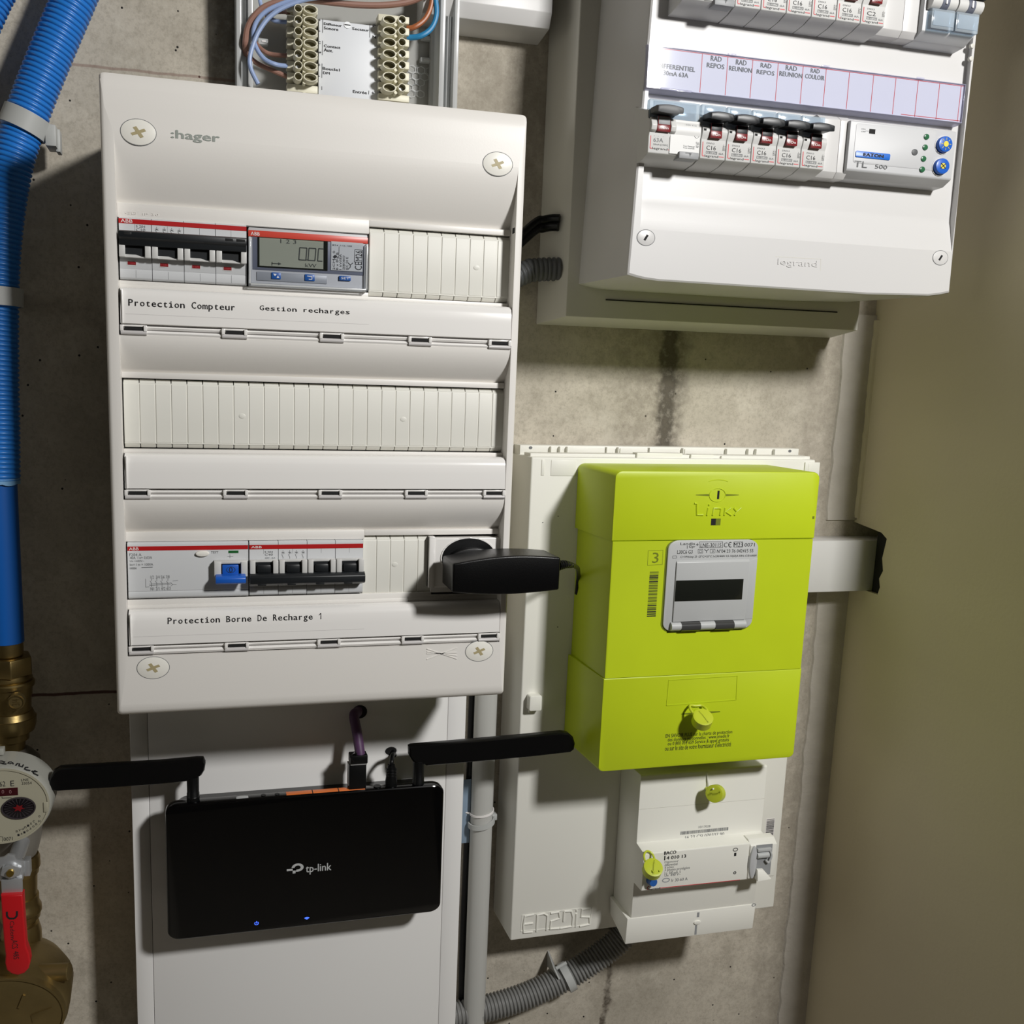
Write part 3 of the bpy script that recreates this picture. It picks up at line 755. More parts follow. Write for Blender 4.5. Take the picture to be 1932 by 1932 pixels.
out = [(side(TL_, BL_, zT), zT), (side(TL_, BL_, 82) - 0.0, 82), BL_] + bot + [BR_, (side(TR_, BR_, 84), 84), (side(TR_, BR_, zT), zT)]
# walls of the cover, then its frame and the sunk centre
zi1, zi0 = zT - 4, at(1215, 432, 2)[1]
xi0, xi1 = at(1214, 330, 2)[0], at(1812, 330, 2)[0]
cx, cz = 432, 240
def inset(s, k): return [(x + (cx - x) / abs(cx - x) * s * min(1, abs(cx - x) / 20), z + (s if z < 120 else 0)) for x, z in out]
poly(bm, [[(x, 88, max(z, 71) if z < 100 else z) for x, z in inset(2.5, 0)], [(x, 4.5, z) for x, z in out], [(x, 2.8, z) for x, z in inset(0.5, 0)], [(x, 2.0, z) for x, z in inset(1.5, 0)], [(x, 2.0, z) for x, z in inset(1.6, 0)]], False, False)
def q(a): bmesh.ops.recalc_face_normals(bm, faces=[bm.faces.new([bm.verts.new(v) for v in a])])
fr = inset(1.6, 0)
# frame bands on the front plane
yf = 2.0; yi = 7.0
xL0 = lambda zz: side(TL_, BL_, zz) + 1.6
xR0 = lambda zz: side(TR_, BR_, zz) - 1.6
N = 24
for k in range(N):
    za, zb2 = zi0 + (zT - zi0) * k / N, zi0 + (zT - zi0) * (k + 1) / N
    q([(xL0(za), yf, za), (xi0, yf, za), (xi0, yf, zb2), (xL0(zb2), yf, zb2)])
    q([(xi1, yf, za), (xR0(za), yf, za), (xR0(zb2), yf, zb2), (xi1, yf, zb2)])
low = [(x, z) for x, z in fr[1:-1] if z < zi0]
poly_pts = [(xL0(zi0), zi0)] + low + [(xR0(zi0), zi0), (xi1, zi0), (xi0, zi0)]
q([(x, yf, z) for x, z in poly_pts])
# sunk centre: flat field that bends forward to the lower band
zs = at(1300, 389, 5)[1]
pr_ = [(yi, zT), (yi, zs + 6), (yi - 0.3, zs + 3), (yi - 1.2, zs)] + [(yi - 1.2 - (yi - 3.4) * u, zs + (zi0 - zs) * u) for u in (0.3, 0.6, 0.85)] + [(yf, zi0), (yf + 5, zi0), (14, zs), (14, zT)]
ext(bm, pr_, xi0, xi1)
for s in (0, 1):
    xa = xi0 if s == 0 else xi1
    q([(xa, yf, zi0), (xa, yi + 1, zi0), (xa, yi + 1, zT), (xa, yf, zT)])
# two small lugs on the right rail
for p in ((1834, 87), (1831.5, 111)):
    X, Z = at(p[0], p[1], 2); disc(bm, X, Z, 1.7, 1.5, 1.2, 3, 0.2, 1, 14)
# maker plate
x0, x1, z0, z1 = rc((1462, 484), (1549, 511), 2)
def dent(path, t_=0.35): lines(bm, path, 2, t_, 1, 0.06)
dent([(1463, 484), (1549, 489), (1548, 511)]); 
textp(bm, 'legrand', (1468, 487), (1541, 508), 2, 0, lift=0.35)
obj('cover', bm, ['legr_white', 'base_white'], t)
for p in ((1218.5, 448.5), (1774, 486.5)):
    X, Z = at(p[0], p[1], 2); bm = new()
    disc(bm, X, Z, 6.0, 4.7, 1.7, 3, 0.25); ring(bm, X, Z, 6.35, 5.0, 0.35, 1.9, 2.4, 1)
    ca, sa = math.cos(math.radians(62)), math.sin(math.radians(62))
    prism(bm, [(X + ca * a * 2.2 - sa * b * 0.75, Z + 0.85 * (sa * a * 2.2 + ca * b * 0.75)) for a, b in ((-1, -1), (1, -1), (1, 1), (-1, 1))], 1.6, 1.8, mi=2)
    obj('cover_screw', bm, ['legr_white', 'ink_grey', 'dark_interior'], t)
# circuit tag strip
YT = -1
bm = new(); X0, X1, Z0, Z1 = rc((1225, 84), (1815, 232), YT)
box(bm, X0 + 1, X1 - 1, YT + 1.0, 7, Z0 + 0.5, Z1 - 0.4, mi=0)
yl = YT + 0.9
def tag_pt(x, top): # rows of the tag paper, straight between its ends
    f = (x - 1225) / (1815 - 1225); return (x, (95 + (168 - 95) * f) if top else (162 + (228 - 162) * f))
xs_ = [1225.5, 1325, 1373, 1420, 1468, 1515, 1558.5, 1602.5, 1648, 1690, 1732, 1772.5, 1813]
Yp = YT + 0.98
for k, x in enumerate(xs_):
    xa = at(*tag_pt(x, True), Yp)[0]
    box(bm, xa - 0.22, xa + 0.22, Yp - 0.05, Yp, Z0 + 0.8, Z1 - 1.0, mi=1)
box(bm, X0 + 1, X1 - 1, Yp - 0.05, Yp, Z1 - 1.2, Z1 - 0.8, mi=1)
box(bm, X0 + 76 * 2.4, X1 - 1, Yp - 0.05, Yp, Z0 + 1.2, Z0 + 1.6, mi=1)
for s, tl, br in (('DIFFERENTIEL', (1241, 119), (1311, 136)), ('30mA 63A', (1252, 133), (1298, 147)),
                  ('RAD', (1341.5, 105), (1361, 117)), ('REPOS', (1334, 118), (1366, 131)), ('RAD', (1389, 112), (1408, 124)), ('REUNION', (1376, 124), (1418, 138)),
                  ('RAD', (1435.5, 118.5), (1455, 129.5)), ('REPOS', (1428, 131), (1460.5, 143)), ('RAD', (1483, 123), (1503, 134.5)), ('REUNION', (1471, 134), (1513, 148)),
                  ('RAD', (1530, 129), (1546, 139)), ('COULOIR', (1519.5, 139), (1555, 152))):
    textp(bm, s, tl, br, Yp, 2, lift=0.06, bold=0.12)
obj('circuit_tags', bm, ['paper', 'red_line', 'ink_grey'], t, label='white paper circuit tags ruled in red')
bm = new(); box(bm, X0, X1, YT, YT + 0.5, Z0, Z1, 0)
ext(bm, [(YT, Z1), (YT + 3, Z1 + 1.0), (8, Z1 + 1.0), (8, Z1), (YT + 0.5, Z1 - 0.3), (YT, Z1 - 0.3)], X0, X1, 1)
ext(bm, [(YT, Z0), (YT + 3, Z0 - 1.0), (8, Z0 - 1.0), (8, Z0), (YT + 0.5, Z0 + 0.3), (YT, Z0 + 0.3)], X0, X1, 1)
for tl, br in (((1246, 165), (1302, 170)),): box(bm, X0 + 9, X0 + 30, YT - 1.2, YT, Z0 - 0.6, Z0 + 0.5, 0.2, mi=1)
for u in (0.23, 0.52, 0.83): box(bm, X0 + (X1 - X0) * u, X0 + (X1 - X0) * u + 6, YT - 0.4, YT, Z1 - 0.4, Z1 + 0.8, 0.15, mi=1)
for xa in (X0, X1 - 0.7): box(bm, xa, xa + 0.7, YT, 4, Z0, Z1, 0.2, mi=1)
obj('clear_window', bm, ['clear_cover', 'clear_edge'], t, label='clear plastic window over the tags')

# modules: local x from X, heights from the photo
YM = -11.7
def zy(y, x=1325): return at(x, y, YM)[1]
def mcb(name, label, X, dz, rating, group):
    wd = 17.25; t = thing(name, label, 'circuit breaker', (X + wd / 2, 7, zy(300) + dz), group)
    g = lambda y: zy(y) + dz
    xa, xb = X + 0.15, X + wd - 0.15
    bm = new()
    ext(bm, [(10, g(306) - 2), (-4, g(303) - 1.2), (YM + 0.4, g(299)), (YM, g(298)), (YM, g(262)), (YM - 0.8, g(256)), (YM - 1.6, g(246)), (YM - 0.6, g(238)), (YM + 3, g(233)), (YM + 4, g(214)), (-6, g(213)), (10, g(194))], xa, xb, 0, 0.2, 1)
    box(bm, X + 0.7, X + 2.4, YM - 1.65, YM - 0.4, g(247), g(243), mi=1)
    obj('body', bm, ['breaker_light', 'dark_interior'], t)
    bm = new(); box(bm, X + 0.4, X + wd - 0.4, -9.5, -5.6, g(216), g(193.5), 0.5, mi=0); box(bm, X + 2.2, X + wd - 2.2, -9.9, -9.5, g(214), g(197), 0.15, mi=0)
    obj('clear_tag_holder', bm, 'clear_blue', t, label='pale blue clear tag holder')
    bm = new(); box(bm, X + 5.0, X + 12.6, YM - 2.6, YM, g(260), g(246.5), 0.2, mi=0); box(bm, X + 5.0, X + 12.6, YM - 2.5, YM, g(248), g(232), 0.3, mi=1)
    textm(bm, 'I.On', X + 6.2, X + 11.4, g(256), g(251), YM - 2.6, 2)
    obj('status_window', bm, ['red_window', 'handle_black', 'white_ink'], t)
    bm = new()
    n = 10; P = []
    for k in range(n + 1):
        u = k / n; P.append((X + 0.9 + 15.6 * u, 1.0 * math.sin(PI * u)))
    up_ = [(x, g(216) + b) for x, b in P]; dn = [(x, g(231) + 1.2 - 0.6 * b) for x, b in reversed(P)]
    fs = poly(bm, [[(x, YM - 9, zz - 1.0) for x, zz in dn + up_], [(x, YM - 6, zz) for x, zz in dn + up_], [(x, YM + 2, zz + 0.3) for x, zz in dn + up_]]); _bevel(bm, fs, 0.5, 2)
    obj('toggle', bm, 'handle_black', t, label='black toggle thrown up')
    bm = new()
    textm(bm, 'DNX3', X + 4.0, X + 9.2, g(270.5), g(267.5), YM, 0); textm(bm, rating, X + 4.0, X + 10.4, g(281.5), g(273.5), YM, 1)
    lines_ = ((4.0, 11.4, 284.2, 288.6),)
    for u0, u1, ya, yb_ in lines_:
        for zz in (g(ya), g(yb_)): box(bm, X + u0, X + u1, YM - 0.1, YM, zz - 0.12, zz + 0.12, mi=0)
        for xx in (X + u0, X + u0 + 2.4, X + u1): box(bm, xx - 0.1, xx + 0.1, YM - 0.1, YM, g(yb_), g(ya), mi=0)
        textm(bm, '4500 [3]', X + u0 + 0.4, X + u1 - 0.3, g(287.8), g(285), YM, 0)
    textm(bm, '6kA', X + 12.6, X + 15.8, g(288.6), g(285), YM, 0); textm(bm, 'legrand', X + 3.2, X + 12.4, g(296.6), g(291), YM, 1)
    textm(bm, '230V~', X + 15.0, X + 16.0, g(281), g(269), YM, 1, rot=90); textm(bm, '407 72', X + 16.3, X + 16.9, g(281), g(271), YM, 0, rot=90)
    for a, b, c, d_ in ((1.2, 1.75, 293.2, 267), (1.5, 3.0, 294.6, 293), (12.9, 16.2, 293.8, 292.2)): box(bm, X + a, X + b, YM - 0.1, YM, g(c), g(d_), mi=2)
    obj('printed_marking', bm, ['ink_grey', 'ink', 'red_line'], t)
    return t
XM = at(1324.5, 294, YM)[0] - 1.45
order = ('first', 'second', 'third', 'fourth', 'fifth and last')
tagn = ("below the tag RAD REPOS nearest the 63A switch", "below the tag RAD REUNION nearest the 63A switch", "below the middle one of five RAD tags", "below the tag RAD REUNION beside RAD COULOIR", "below the tag RAD COULOIR")
m0 = mcb('circuit_breaker', 'slim breaker marked C16, black toggle up, ' + tagn[0], XM, 0, 'C16', 'breakers in the row under the circuit tags')
for k in range(1, 5): dup(m0, 17.5 * k, 0, 'slim breaker marked C16, black toggle up, ' + tagn[k])
# upper row, cut by the frame
zu = zy(27, 1443) ; dzu = at(1627, 36, YM)[1] - (zy(291) + 0.3)
XU = at(1600 / 6.44 + 1380, 30, YM)[0] - 1.45
c2 = mcb('circuit_breaker', 'slim breaker marked C2 at the end of the cut-off upper row', XU, dzu, 'C2', 'breakers in the upper row')
u0 = mcb('circuit_breaker', 'slim breaker marked C16 directly beside the C2 breaker in the upper row', XU - 17.5, dzu, 'C16', 'breakers in the upper row')
nm = ('second', 'third', 'fourth', 'fifth')
for k in range(1, 5): dup(u0, -17.5 * k, 0, 'upper-row slim breaker marked C16, %s one counted away from the C2 breaker' % nm[k - 1])

def rcd(name, label, X, dz, group=None):
    wd = 34.6; t = thing(name, label, 'circuit breaker', (X + wd / 2, 7, zy(300) + dz), group); g = lambda y: zy(y, 1240) + dz
    bm = new()
    pf = [(10, g(300) - 1), (-4, g(298)), (YM + 0.4, g(289.5)), (YM, g(288)), (YM, g(258)), (YM - 1.0, g(246)), (YM - 0.6, g(226)), (YM + 2.5, g(221)), (YM + 3, g(204)), (-6, g(204)), (10, g(184))]
    ext(bm, pf, X + 0.15, X + wd - 0.15, 0, 0.25, 1)
    ext(bm, [(YM - 0.6, g(222)), (YM - 0.6, g(288)), (YM + 4, g(288)), (YM + 4, g(222))], X + 14, X + wd - 0.4, 0, 0.3, 1)
    obj('body', bm, 'breaker_light', t)
    bm = new(); box(bm, X + 0.6, X + wd - 0.5, -9.6, -5.6, g(222), g(184.5), 0.6); box(bm, X + 3, X + wd - 3, -10, -9.6, g(220), g(188), 0.2)
    obj('clear_tag_holder', bm, 'clear_blue', t, label='pale blue clear tag holder')
    bm = new(); box(bm, X + 4.4, X + 13.0, YM - 2.4, YM, g(249), g(236), 0.2, mi=0); box(bm, X + 4.6, X + 12.8, YM - 2.6, YM, g(237), g(220), 0.4, mi=1)
    textm(bm, 'I.On', X + 5.8, X + 11.6, g(244.5), g(239.5), YM - 2.4, 2)
    obj('status_window', bm, ['red_window', 'under_grey', 'white_ink'], t)
    for xa in (X + 0.4, X + 13.2):
        bm = new(); ext(bm, [(YM, g(252)), (YM - 2.6, g(247)), (YM - 3.2, g(238)), (YM - 1.6, g(225)), (YM, g(221))], xa, xa + 3.6, 0, 0.3); obj('toggle_guard', bm, 'breaker_light', t)
    bm = new(); n = 10; P = [(X + 1.0 + 16.8 * k / n, 1.0 * math.sin(PI * k / n)) for k in range(n + 1)]
    up_ = [(x, g(204) + b) for x, b in P]; dn = [(x, g(220) + 1.4 - 0.6 * b) for x, b in reversed(P)]
    fs = poly(bm, [[(x, YM - 9, zz - 1) for x, zz in dn + up_], [(x, YM - 6, zz) for x, zz in dn + up_], [(x, YM + 2, zz + 0.3) for x, zz in dn + up_]]); _bevel(bm, fs, 0.6, 2)
    obj('toggle', bm, 'conduit_dark', t, label='dark grey toggle thrown up')
    bm = new(); box(bm, X + 20, X + 33.2, YM - 2.2, YM + 6, g(296), g(282.5), 0.5, mi=0); box(bm, X + 24, X + 28, YM - 2.4, YM, g(285.5), g(285), mi=1)
    textm(bm, 'T', X + 26.4, X + 28, g(291), g(286.5), YM - 2.2, 1)
    obj('test_button', bm, ['under_grey', 'dark_interior'], t, label='grey test button')
    bm = new()
    textm(bm, 'DX3 - ID', X + 3.4, X + 10.8, g(257), g(253), YM, 0); textm(bm, '63A', X + 3.4, X + 9.8, g(268), g(260), YM, 0)
    textm(bm, '30mA [230V]', X + 3.4, X + 13, g(275), g(271), YM, 0); textm(bm, 'legrand', X + 3, X + 13, g(283.6), g(278), YM, 1)
    textm(bm, '~230V 4116', X + 23, X + 31, g(232), g(229), YM - 0.6, 0); textm(bm, 'Test Mensuel', X + 23, X + 30.6, g(272), g(269.5), YM - 0.6, 0); textm(bm, 'Test month', X + 23, X + 30.6, g(275.5), g(273), YM - 0.6, 0)
    textm(bm, '411 617', X + 31.4, X + 33.6, g(272), g(261), YM - 0.6, 1, rot=90)
    ring(bm, X + 31.6, g(249), 1.6, 1.5, 0.2, YM - 0.7, YM - 0.6, 0, 20)
    for a, b, c, d_ in ((1.2, 1.75, 281, 253), (1.4, 2.9, 281.6, 280), (13.4, 19.4, 281.6, 280)): box(bm, X + a, X + b, YM - 0.1, YM, g(c), g(d_), mi=2)
    obj('printed_marking', bm, ['ink_grey', 'ink', 'red_line'], t); return t
XD = XM - 0.2 - 34.8
rcd('residual_current_device', 'double-width differential switch marked 63A with dark grey toggle', XD, 0)
rcd('residual_current_device', 'cut-off differential switch with grey latch at the start of the upper row', XU - 17.5 * 5 - 34.8, dzu)

# blanking pieces and the twilight switch
def filler(name, label, tl, br, split):
    bm = new(); x0, x1, z0, z1 = rc(tl, br, -6); xm = x0 + (x1 - x0) * split
    for a, b in ((x0, xm - 0.1), (xm + 0.1, x1)): ext(bm, [(8, z0 - 1.5), (-3, z0 - 1.5), (-6, z0 + 2), (-6, z1 - 3), (-2, z1), (8, z1)], a, b, 0, 0.3)
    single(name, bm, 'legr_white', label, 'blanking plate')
filler('blanking_plate', 'white blanking plate between last C16 breaker and twilight switch', (1549, 213), (1597, 333), 0.66)
filler('blanking_plate', 'white blanking plate beside the C2 breaker in the upper row', (1662, -60), (1741, 70), 0.56)
t = thing('twilight_switch', 'light grey module with two round blue knobs and a blue maker plate', 'switch module', (510, 7, 150))
Y = -9; X0, X1, Z0, Z1 = rc((1606, 226), (1795, 340), Y)
bm = new(); ext(bm, [(8, Z0 - 4), (-2, Z0 - 3.5), (Y + 0.6, Z0), (Y, Z0 + 1), (Y, Z1 - 0.6), (Y + 0.8, Z1), (8, Z1)], X0, X1, 0, 0.4)
rrect(bm, *rc((1616, 232), (1761, 322), Y), 2.2, Y - 0.25, Y + 0.4, 0.2)
obj('body', bm, 'device_grey', t)
bm = new(); x0, x1, z0, z1 = rc((1614, 284.5), (1677.5, 303), Y); rrect(bm, x0, x1, z0, z1, 1, Y - 0.8, Y, 0.2, 0)
textm(bm, 'EATON', x0 + 5.6, x1 - 5.2, z0 + 1.0, z1 - 1.0, Y - 0.8, 1, bold=0.25); obj('maker_plate', bm, ['blue_logo', 'ink'], t, label='blue maker plate')
bm = new(); pbox(bm, (1640.5, 243), (1651, 253), Y - 0.35, 0, 0, 0); textp(bm, 'ON', (1625, 242), (1632.5, 245), Y - 0.25, 1); textp(bm, 'OFF', (1625, 247), (1633, 250), Y - 0.25, 1)
lines(bm, [(1633, 247), (1640, 247.5)], Y - 0.3, 0.15, 1)
textp(bm, 'TL', (1612, 303), (1635, 317), Y, 1, lift=0.4); textp(bm, '500', (1651, 310), (1673, 320), Y, 1, lift=0.4); obj('printed_marking', bm, ['dark_interior', 'ink_grey'], t)
for p in ((1747, 258.5), (1744.5, 278.5), (1741.5, 300), (1739, 320)):
    X, Z = at(p[0], p[1], Y); bm = new(); disc(bm, X, Z, 2.0, 1.85, Y - 1.0, Y, 0.5); obj('indicator_lamp', bm, 'green_led', t)
bm = new(); X, Z = at(1725, 287.5, Y); disc(bm, X, Z, 2.3, 2.0, Y - 0.7, Y, 0.3); obj('sensor_button', bm, 'conduit_dark', t)
for k, p in enumerate(((1783.5, 272), (1778, 313.5))):
    X, Z = at(p[0], p[1], Y - 2.5); bm = new(); disc(bm, X, Z, 5.4, 5.0, Y - 3.2, Y, 0.9, 0); disc(bm, X, Z, 1.9, 1.8, Y - 3.4, Y - 3, 0, 1, 20)
    ring(bm, X, Z - 0.2, 6.2, 5.8, 0.7, Y - 0.5, Y + 0.2, 3)
    for q in range(8):
        a = PI / 4 * q; c, s = math.cos(a), math.sin(a)
        if k == 0: prism(bm, [(X + c * 2.5 - s * .15, Z + s * 2.5 + c * .15), (X + c * 3.9 - s * .15, Z + s * 3.9 + c * .15), (X + c * 3.9 + s * .15, Z + s * 3.9 - c * .15), (X + c * 2.5 + s * .15, Z + s * 2.5 - c * .15)], Y - 3.35, Y - 3.1, mi=1)
    if k == 1:
        for a in (0.7, -0.7):
            c, s = math.cos(a), math.sin(a); prism(bm, [(X - c * 2.4 - s * .25, Z - s * 2.4 + c * .25), (X + c * 2.4 - s * .25, Z + s * 2.4 + c * .25), (X + c * 2.4 + s * .25, Z + s * 2.4 - c * .25), (X - c * 2.4 + s * .25, Z - s * 2.4 - c * .25)], Y - 3.55, Y - 3.4, mi=2)
    obj('knob', bm, ['blue_lever', 'yellow', 'ink', 'legr_white'], t, label=('round blue knob with yellow sun sign', 'round blue knob with crossed-out yellow lamp sign')[k])
# double switch, top corner
t = thing('double_switch', 'grey double switch with clear blue tag windows at the top corner', 'switch module', (535, 7, 225))
Y = -10; X0, X1, Z0, Z1 = rc((1745, 4), (1836, 74), Y)
bm = new(); ext(bm, [(8, Z0 - 4), (-3, Z0 - 3), (Y, Z0 + 1), (Y, Z1 + 14), (8, Z1 + 14)], X0, X1, 0, 0.4); obj('body', bm, 'breaker_grey', t)
wd = (X1 - X0) / 2
for k in range(2):
    bm = new(); xa = X0 + 3 + (wd - 1.2) * k; box(bm, xa, xa + wd - 2, Y - 4, Y, Z0 + 1.5, Z0 + 13.5, 0.8, mi=0); box(bm, xa + 1.2, xa + wd - 3, Y - 4.3, Y - 3.9, Z0 + 3.4, Z0 + 12, 0.3, mi=0)
    obj('tag_window', bm, 'clear_blue', t, label='clear blue tag window')
    bm = new(); zc = Z0 + 18; xs0 = X0 + 2 + wd * k
    tube(bm, [(xs0, Y - 1, zc), (xs0 + wd - 1, Y - 1, zc)], 4.6, 20, 0)
    tube(bm, [(xs0 + wd * 0.36, Y - 1, zc), (xs0 + wd * 0.36 + 5.2, Y - 1, zc)], 4.85, 20, 1); textm(bm, '1', xs0 + wd * 0.36 + 2, xs0 + wd * 0.36 + 3.2, zc - 2, zc + 2, Y - 5.9, 2)
    obj('roller', bm, ['breaker_light', 'slate', 'white_ink'], t)
    bm = new(); ext(bm, [(Y, Z0 + 21), (Y - 10, Z0 + 22), (Y - 13, Z0 + 26), (Y - 12, Z0 + 34), (Y, Z0 + 34)], xs0 + 0.6 + k * 0.4, xs0 + wd - 0.4 + k * 0.4, 0, 0.6); obj('lever', bm, 'conduit_dark', t, label='dark grey lever')

# cables entering the side of the white board
path = spline([(222, 106, 78), (240, 105, 84), a3(1003, 432, 104), a3(1024, 423, 103), a3(1040, 420, 101), a3(1054, 420, 98)], 8)
bm = new(); tube(bm, [(p[0], p[1], p[2] - 2.4) for p in path], 3.6, 12); tube(bm, [(p[0], p[1] - 1.5, p[2] + 2.6) for p in path], 3.0, 12)
e = a3(1046, 424, 101)
single('black_cable', bm, 'black_soft', 'black cable pair entering the side of the bright white board', 'cable')
bm = new(); corrugated(bm, [(228, 103, 66), a3(1000, 510, 103), a3(1030, 508, 102), a3(1056, 508, 100)], 8.4, 3.5, 0.9)
single('corrugated_conduit', bm, 'conduit_dark', 'short dark grey corrugated conduit entering the side of the bright white board', 'conduit')
bm = new(); X, Z = at(1029.5, 468, 108); disc(bm, X, Z, 1.6, 3.4, 107, 110); 
bm.free()

# white trunking that meets the board at the top edge
bm = new(); X0, Z0 = at(868, 20, 92); X1, _ = at(1052, 30, 92)
ext(bm, [(YW, Z0 - 6), (YW - 2, Z0 - 6), (96, Z0 - 3), (92, Z0 + 6), (92, Z0 + 60), (YW, Z0 + 60)], X0 - 25, X1 - 4, 0, 0.5); 
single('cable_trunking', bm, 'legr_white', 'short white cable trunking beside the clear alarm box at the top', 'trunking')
# white duct that runs into the plastered wall
bm = new(); X0, Z1 = at(1533, 1021, 95); X1, Z0 = at(1658, 1114, 95)
box(bm, 470, 640, 95, YW - 0.3, Z0, Z1, 0.4)
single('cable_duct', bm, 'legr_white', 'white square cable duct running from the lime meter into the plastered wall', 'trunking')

# ------------------------------------------------------------------ meter panel
t = thing('meter_panel', 'tall white moulded mounting panel behind the lime green meter', 'meter panel', (390, YW, -430))
bm = new(); yf = 80
x0, z1 = at(1001, 862, yf); x0b, z0 = at(965, 1775, yf); x1 = 508.5
x0 = (x0 + x0b) / 2
fs = poly(bm, [[(x0, yf, z0), (x1, yf, z0 + 2), (x1, yf, z1), (x0, yf, z1)], [(x0 - 2.0, YW, z0 + 3), (x1 + 0.5, YW, z0 + 4), (x1 + 0.5, YW, z1 - 0.3), (x0 - 2.0, YW, z1 - 0.3)]])
_bevel(bm, fs, 1.2, 3)
def rib(tl, br, Y, Yb): pbox(bm, tl, br, Y, Yb, 0.3)
# upper flange
xf0, zf1 = at(983, 840, 104); xf1, zf0 = at(1509, 863, 104)
zf1 = max(zf1, z1 + 6)
box(bm, xf0, xf1, 106, YW, z1 - 2, zf1, 0.5)
for u in (0.1, 0.13, 0.155, 0.29, 0.33, 0.44, 0.56, 0.72, 0.8, 0.83, 0.9): box(bm, xf0 + (xf1 - xf0) * u - 0.35, xf0 + (xf1 - xf0) * u + 0.35, 102.5, 107, z1 - 1, zf1 - 0.6, 0.2)
for a, b in ((0.16, 0.29), (0.34, 0.55), (0.57, 0.71)): box(bm, xf0 + (xf1 - xf0) * a, xf0 + (xf1 - xf0) * b, 104.8, 107, z1, zf1 - 1.4, 0.2)
for u in (0.035, 0.965): disc(bm, xf0 + (xf1 - xf0) * u, (zf1 + z1) / 2 + 1.5, 1.4, 1.1, 105.8, 106.2, 0, 1, 16)
# stepped rim at the top of the front
box(bm, x0 + 1, x1 - 1, 86, 100, z1 - 0.5, z1 + 2.2, 0.4)
for a, b, h in ((0.36, 0.52, 5.0), (0.55, 0.63, 4.2), (0.66, 0.97, 3.4)): box(bm, x0 + (x1 - x0) * a, x0 + (x1 - x0) * b, 84, 92, z1 - 1, z1 + h - 1.5, 0.3)
def groove(path, tw=0.7, mi=1): lines(bm, path, yf, tw, mi, 0.1)
# slot and window moulded near the upper corner
x, _, z_, zz = rc((1022, 867), (1030, 897), yf); box(bm, x, x + 2.4, yf - 0.6, yf + 1, z_, zz, 0.3)
xa, xb, za, zb_ = rc((1040, 868), (1086, 898), yf)
for k in (0, 1): box(bm, xa + k * 0.9, xb - k * 0.9, yf - 0.5 + k * 0.25, yf + 1, za + k * 0.8, zb_ - k * 0.8, 0.35)
x, x2, z_, zz = rc((1518, 872), (1540, 890), yf); box(bm, x, x2 + 2, yf - 1.2, yf + 1, z_ - 4, zz, 0.4); box(bm, x + 3, x + 5, yf - 1.4, yf, z_ - 3, zz - 1, 0.2)
# moulded name plate
P = [(985, 1727), (1117, 1711), (1113, 1745), (982, 1757)]
lines(bm, P + [P[0]], yf, 0.5, 0, 0.35)
fr0 = at(990, 1751, yf); fr1 = at(1110, 1717, yf)
strokes(bm, (988, 1727), (1112, 1745), [[(0.14, 0), (0.01, 0.02), (0, 0.45), (0.02, 0.95), (0.15, 1)], [(0, 0.5), (0.14, 0.5)], [(0.2, 0), (0.2, 0.95), (0.3, 0.98), (0.35, 0.85), (0.35, 0)], [(0.4, 0.95), (0.52, 0.98), (0.54, 0.6), (0.41, 0.5), (0.4, 0.05), (0.54, 0.02)], [(0.6, 0.98), (0.71, 0.95), (0.74, 0.6), (0.73, 0.05), (0.55, 0.02)], [(0.6, 0.98), (0.6, 0.4)], [(0.79, 0.75), (0.79, 0)], [(0.79, 0.92), (0.79, 1)], [(1, 1), (0.87, 0.98), (0.86, 0.55), (0.99, 0.48), (1, 0.05), (0.85, 0)]], yf, 1.7, 0, 0.25)
for p in ((1053, 974), (1024, 986), (1052, 1183)):
    X, Z = at(p[0], p[1], yf); disc(bm, X, Z, 0.5, 0.4, yf - 0.1, yf + 0.1, 0, 1, 10)
obj('moulded_body', bm, ['panel_white', 'ink_grey'], t)
bm = new(); X0, X1, Z0, Z1 = rc((1000, 1314), (1022, 1341), yf - 7)
rrect(bm, X0, X1, Z0, Z1, 1.6, yf - 7, yf, 0.6); box(bm, X0 + 1.5, X0 + 4, yf - 2.5, yf, Z0 - 3.0, Z0 + 1, 0.3); obj('clip', bm, 'panel_white', t)
bm = new(); X0, X1, Z0, Z1 = rc((1446, 1545), (1460, 1578), yf); random.seed(3)
box(bm, X0, X1 - 0.4, yf - 0.1, yf, Z0, Z1, mi=0); zz = Z0 + 0.3
while zz < Z1 - 0.5:
    h = random.choice((0.2, 0.35, 0.6)); box(bm, X0 + 0.5, X1 - 0.9, yf - 0.16, yf - 0.1, zz, zz + h, mi=1); zz += h + random.choice((0.25, 0.4))
obj('barcode_sticker', bm, ['white_ink', 'ink'], t, label='white sticker with black bars')

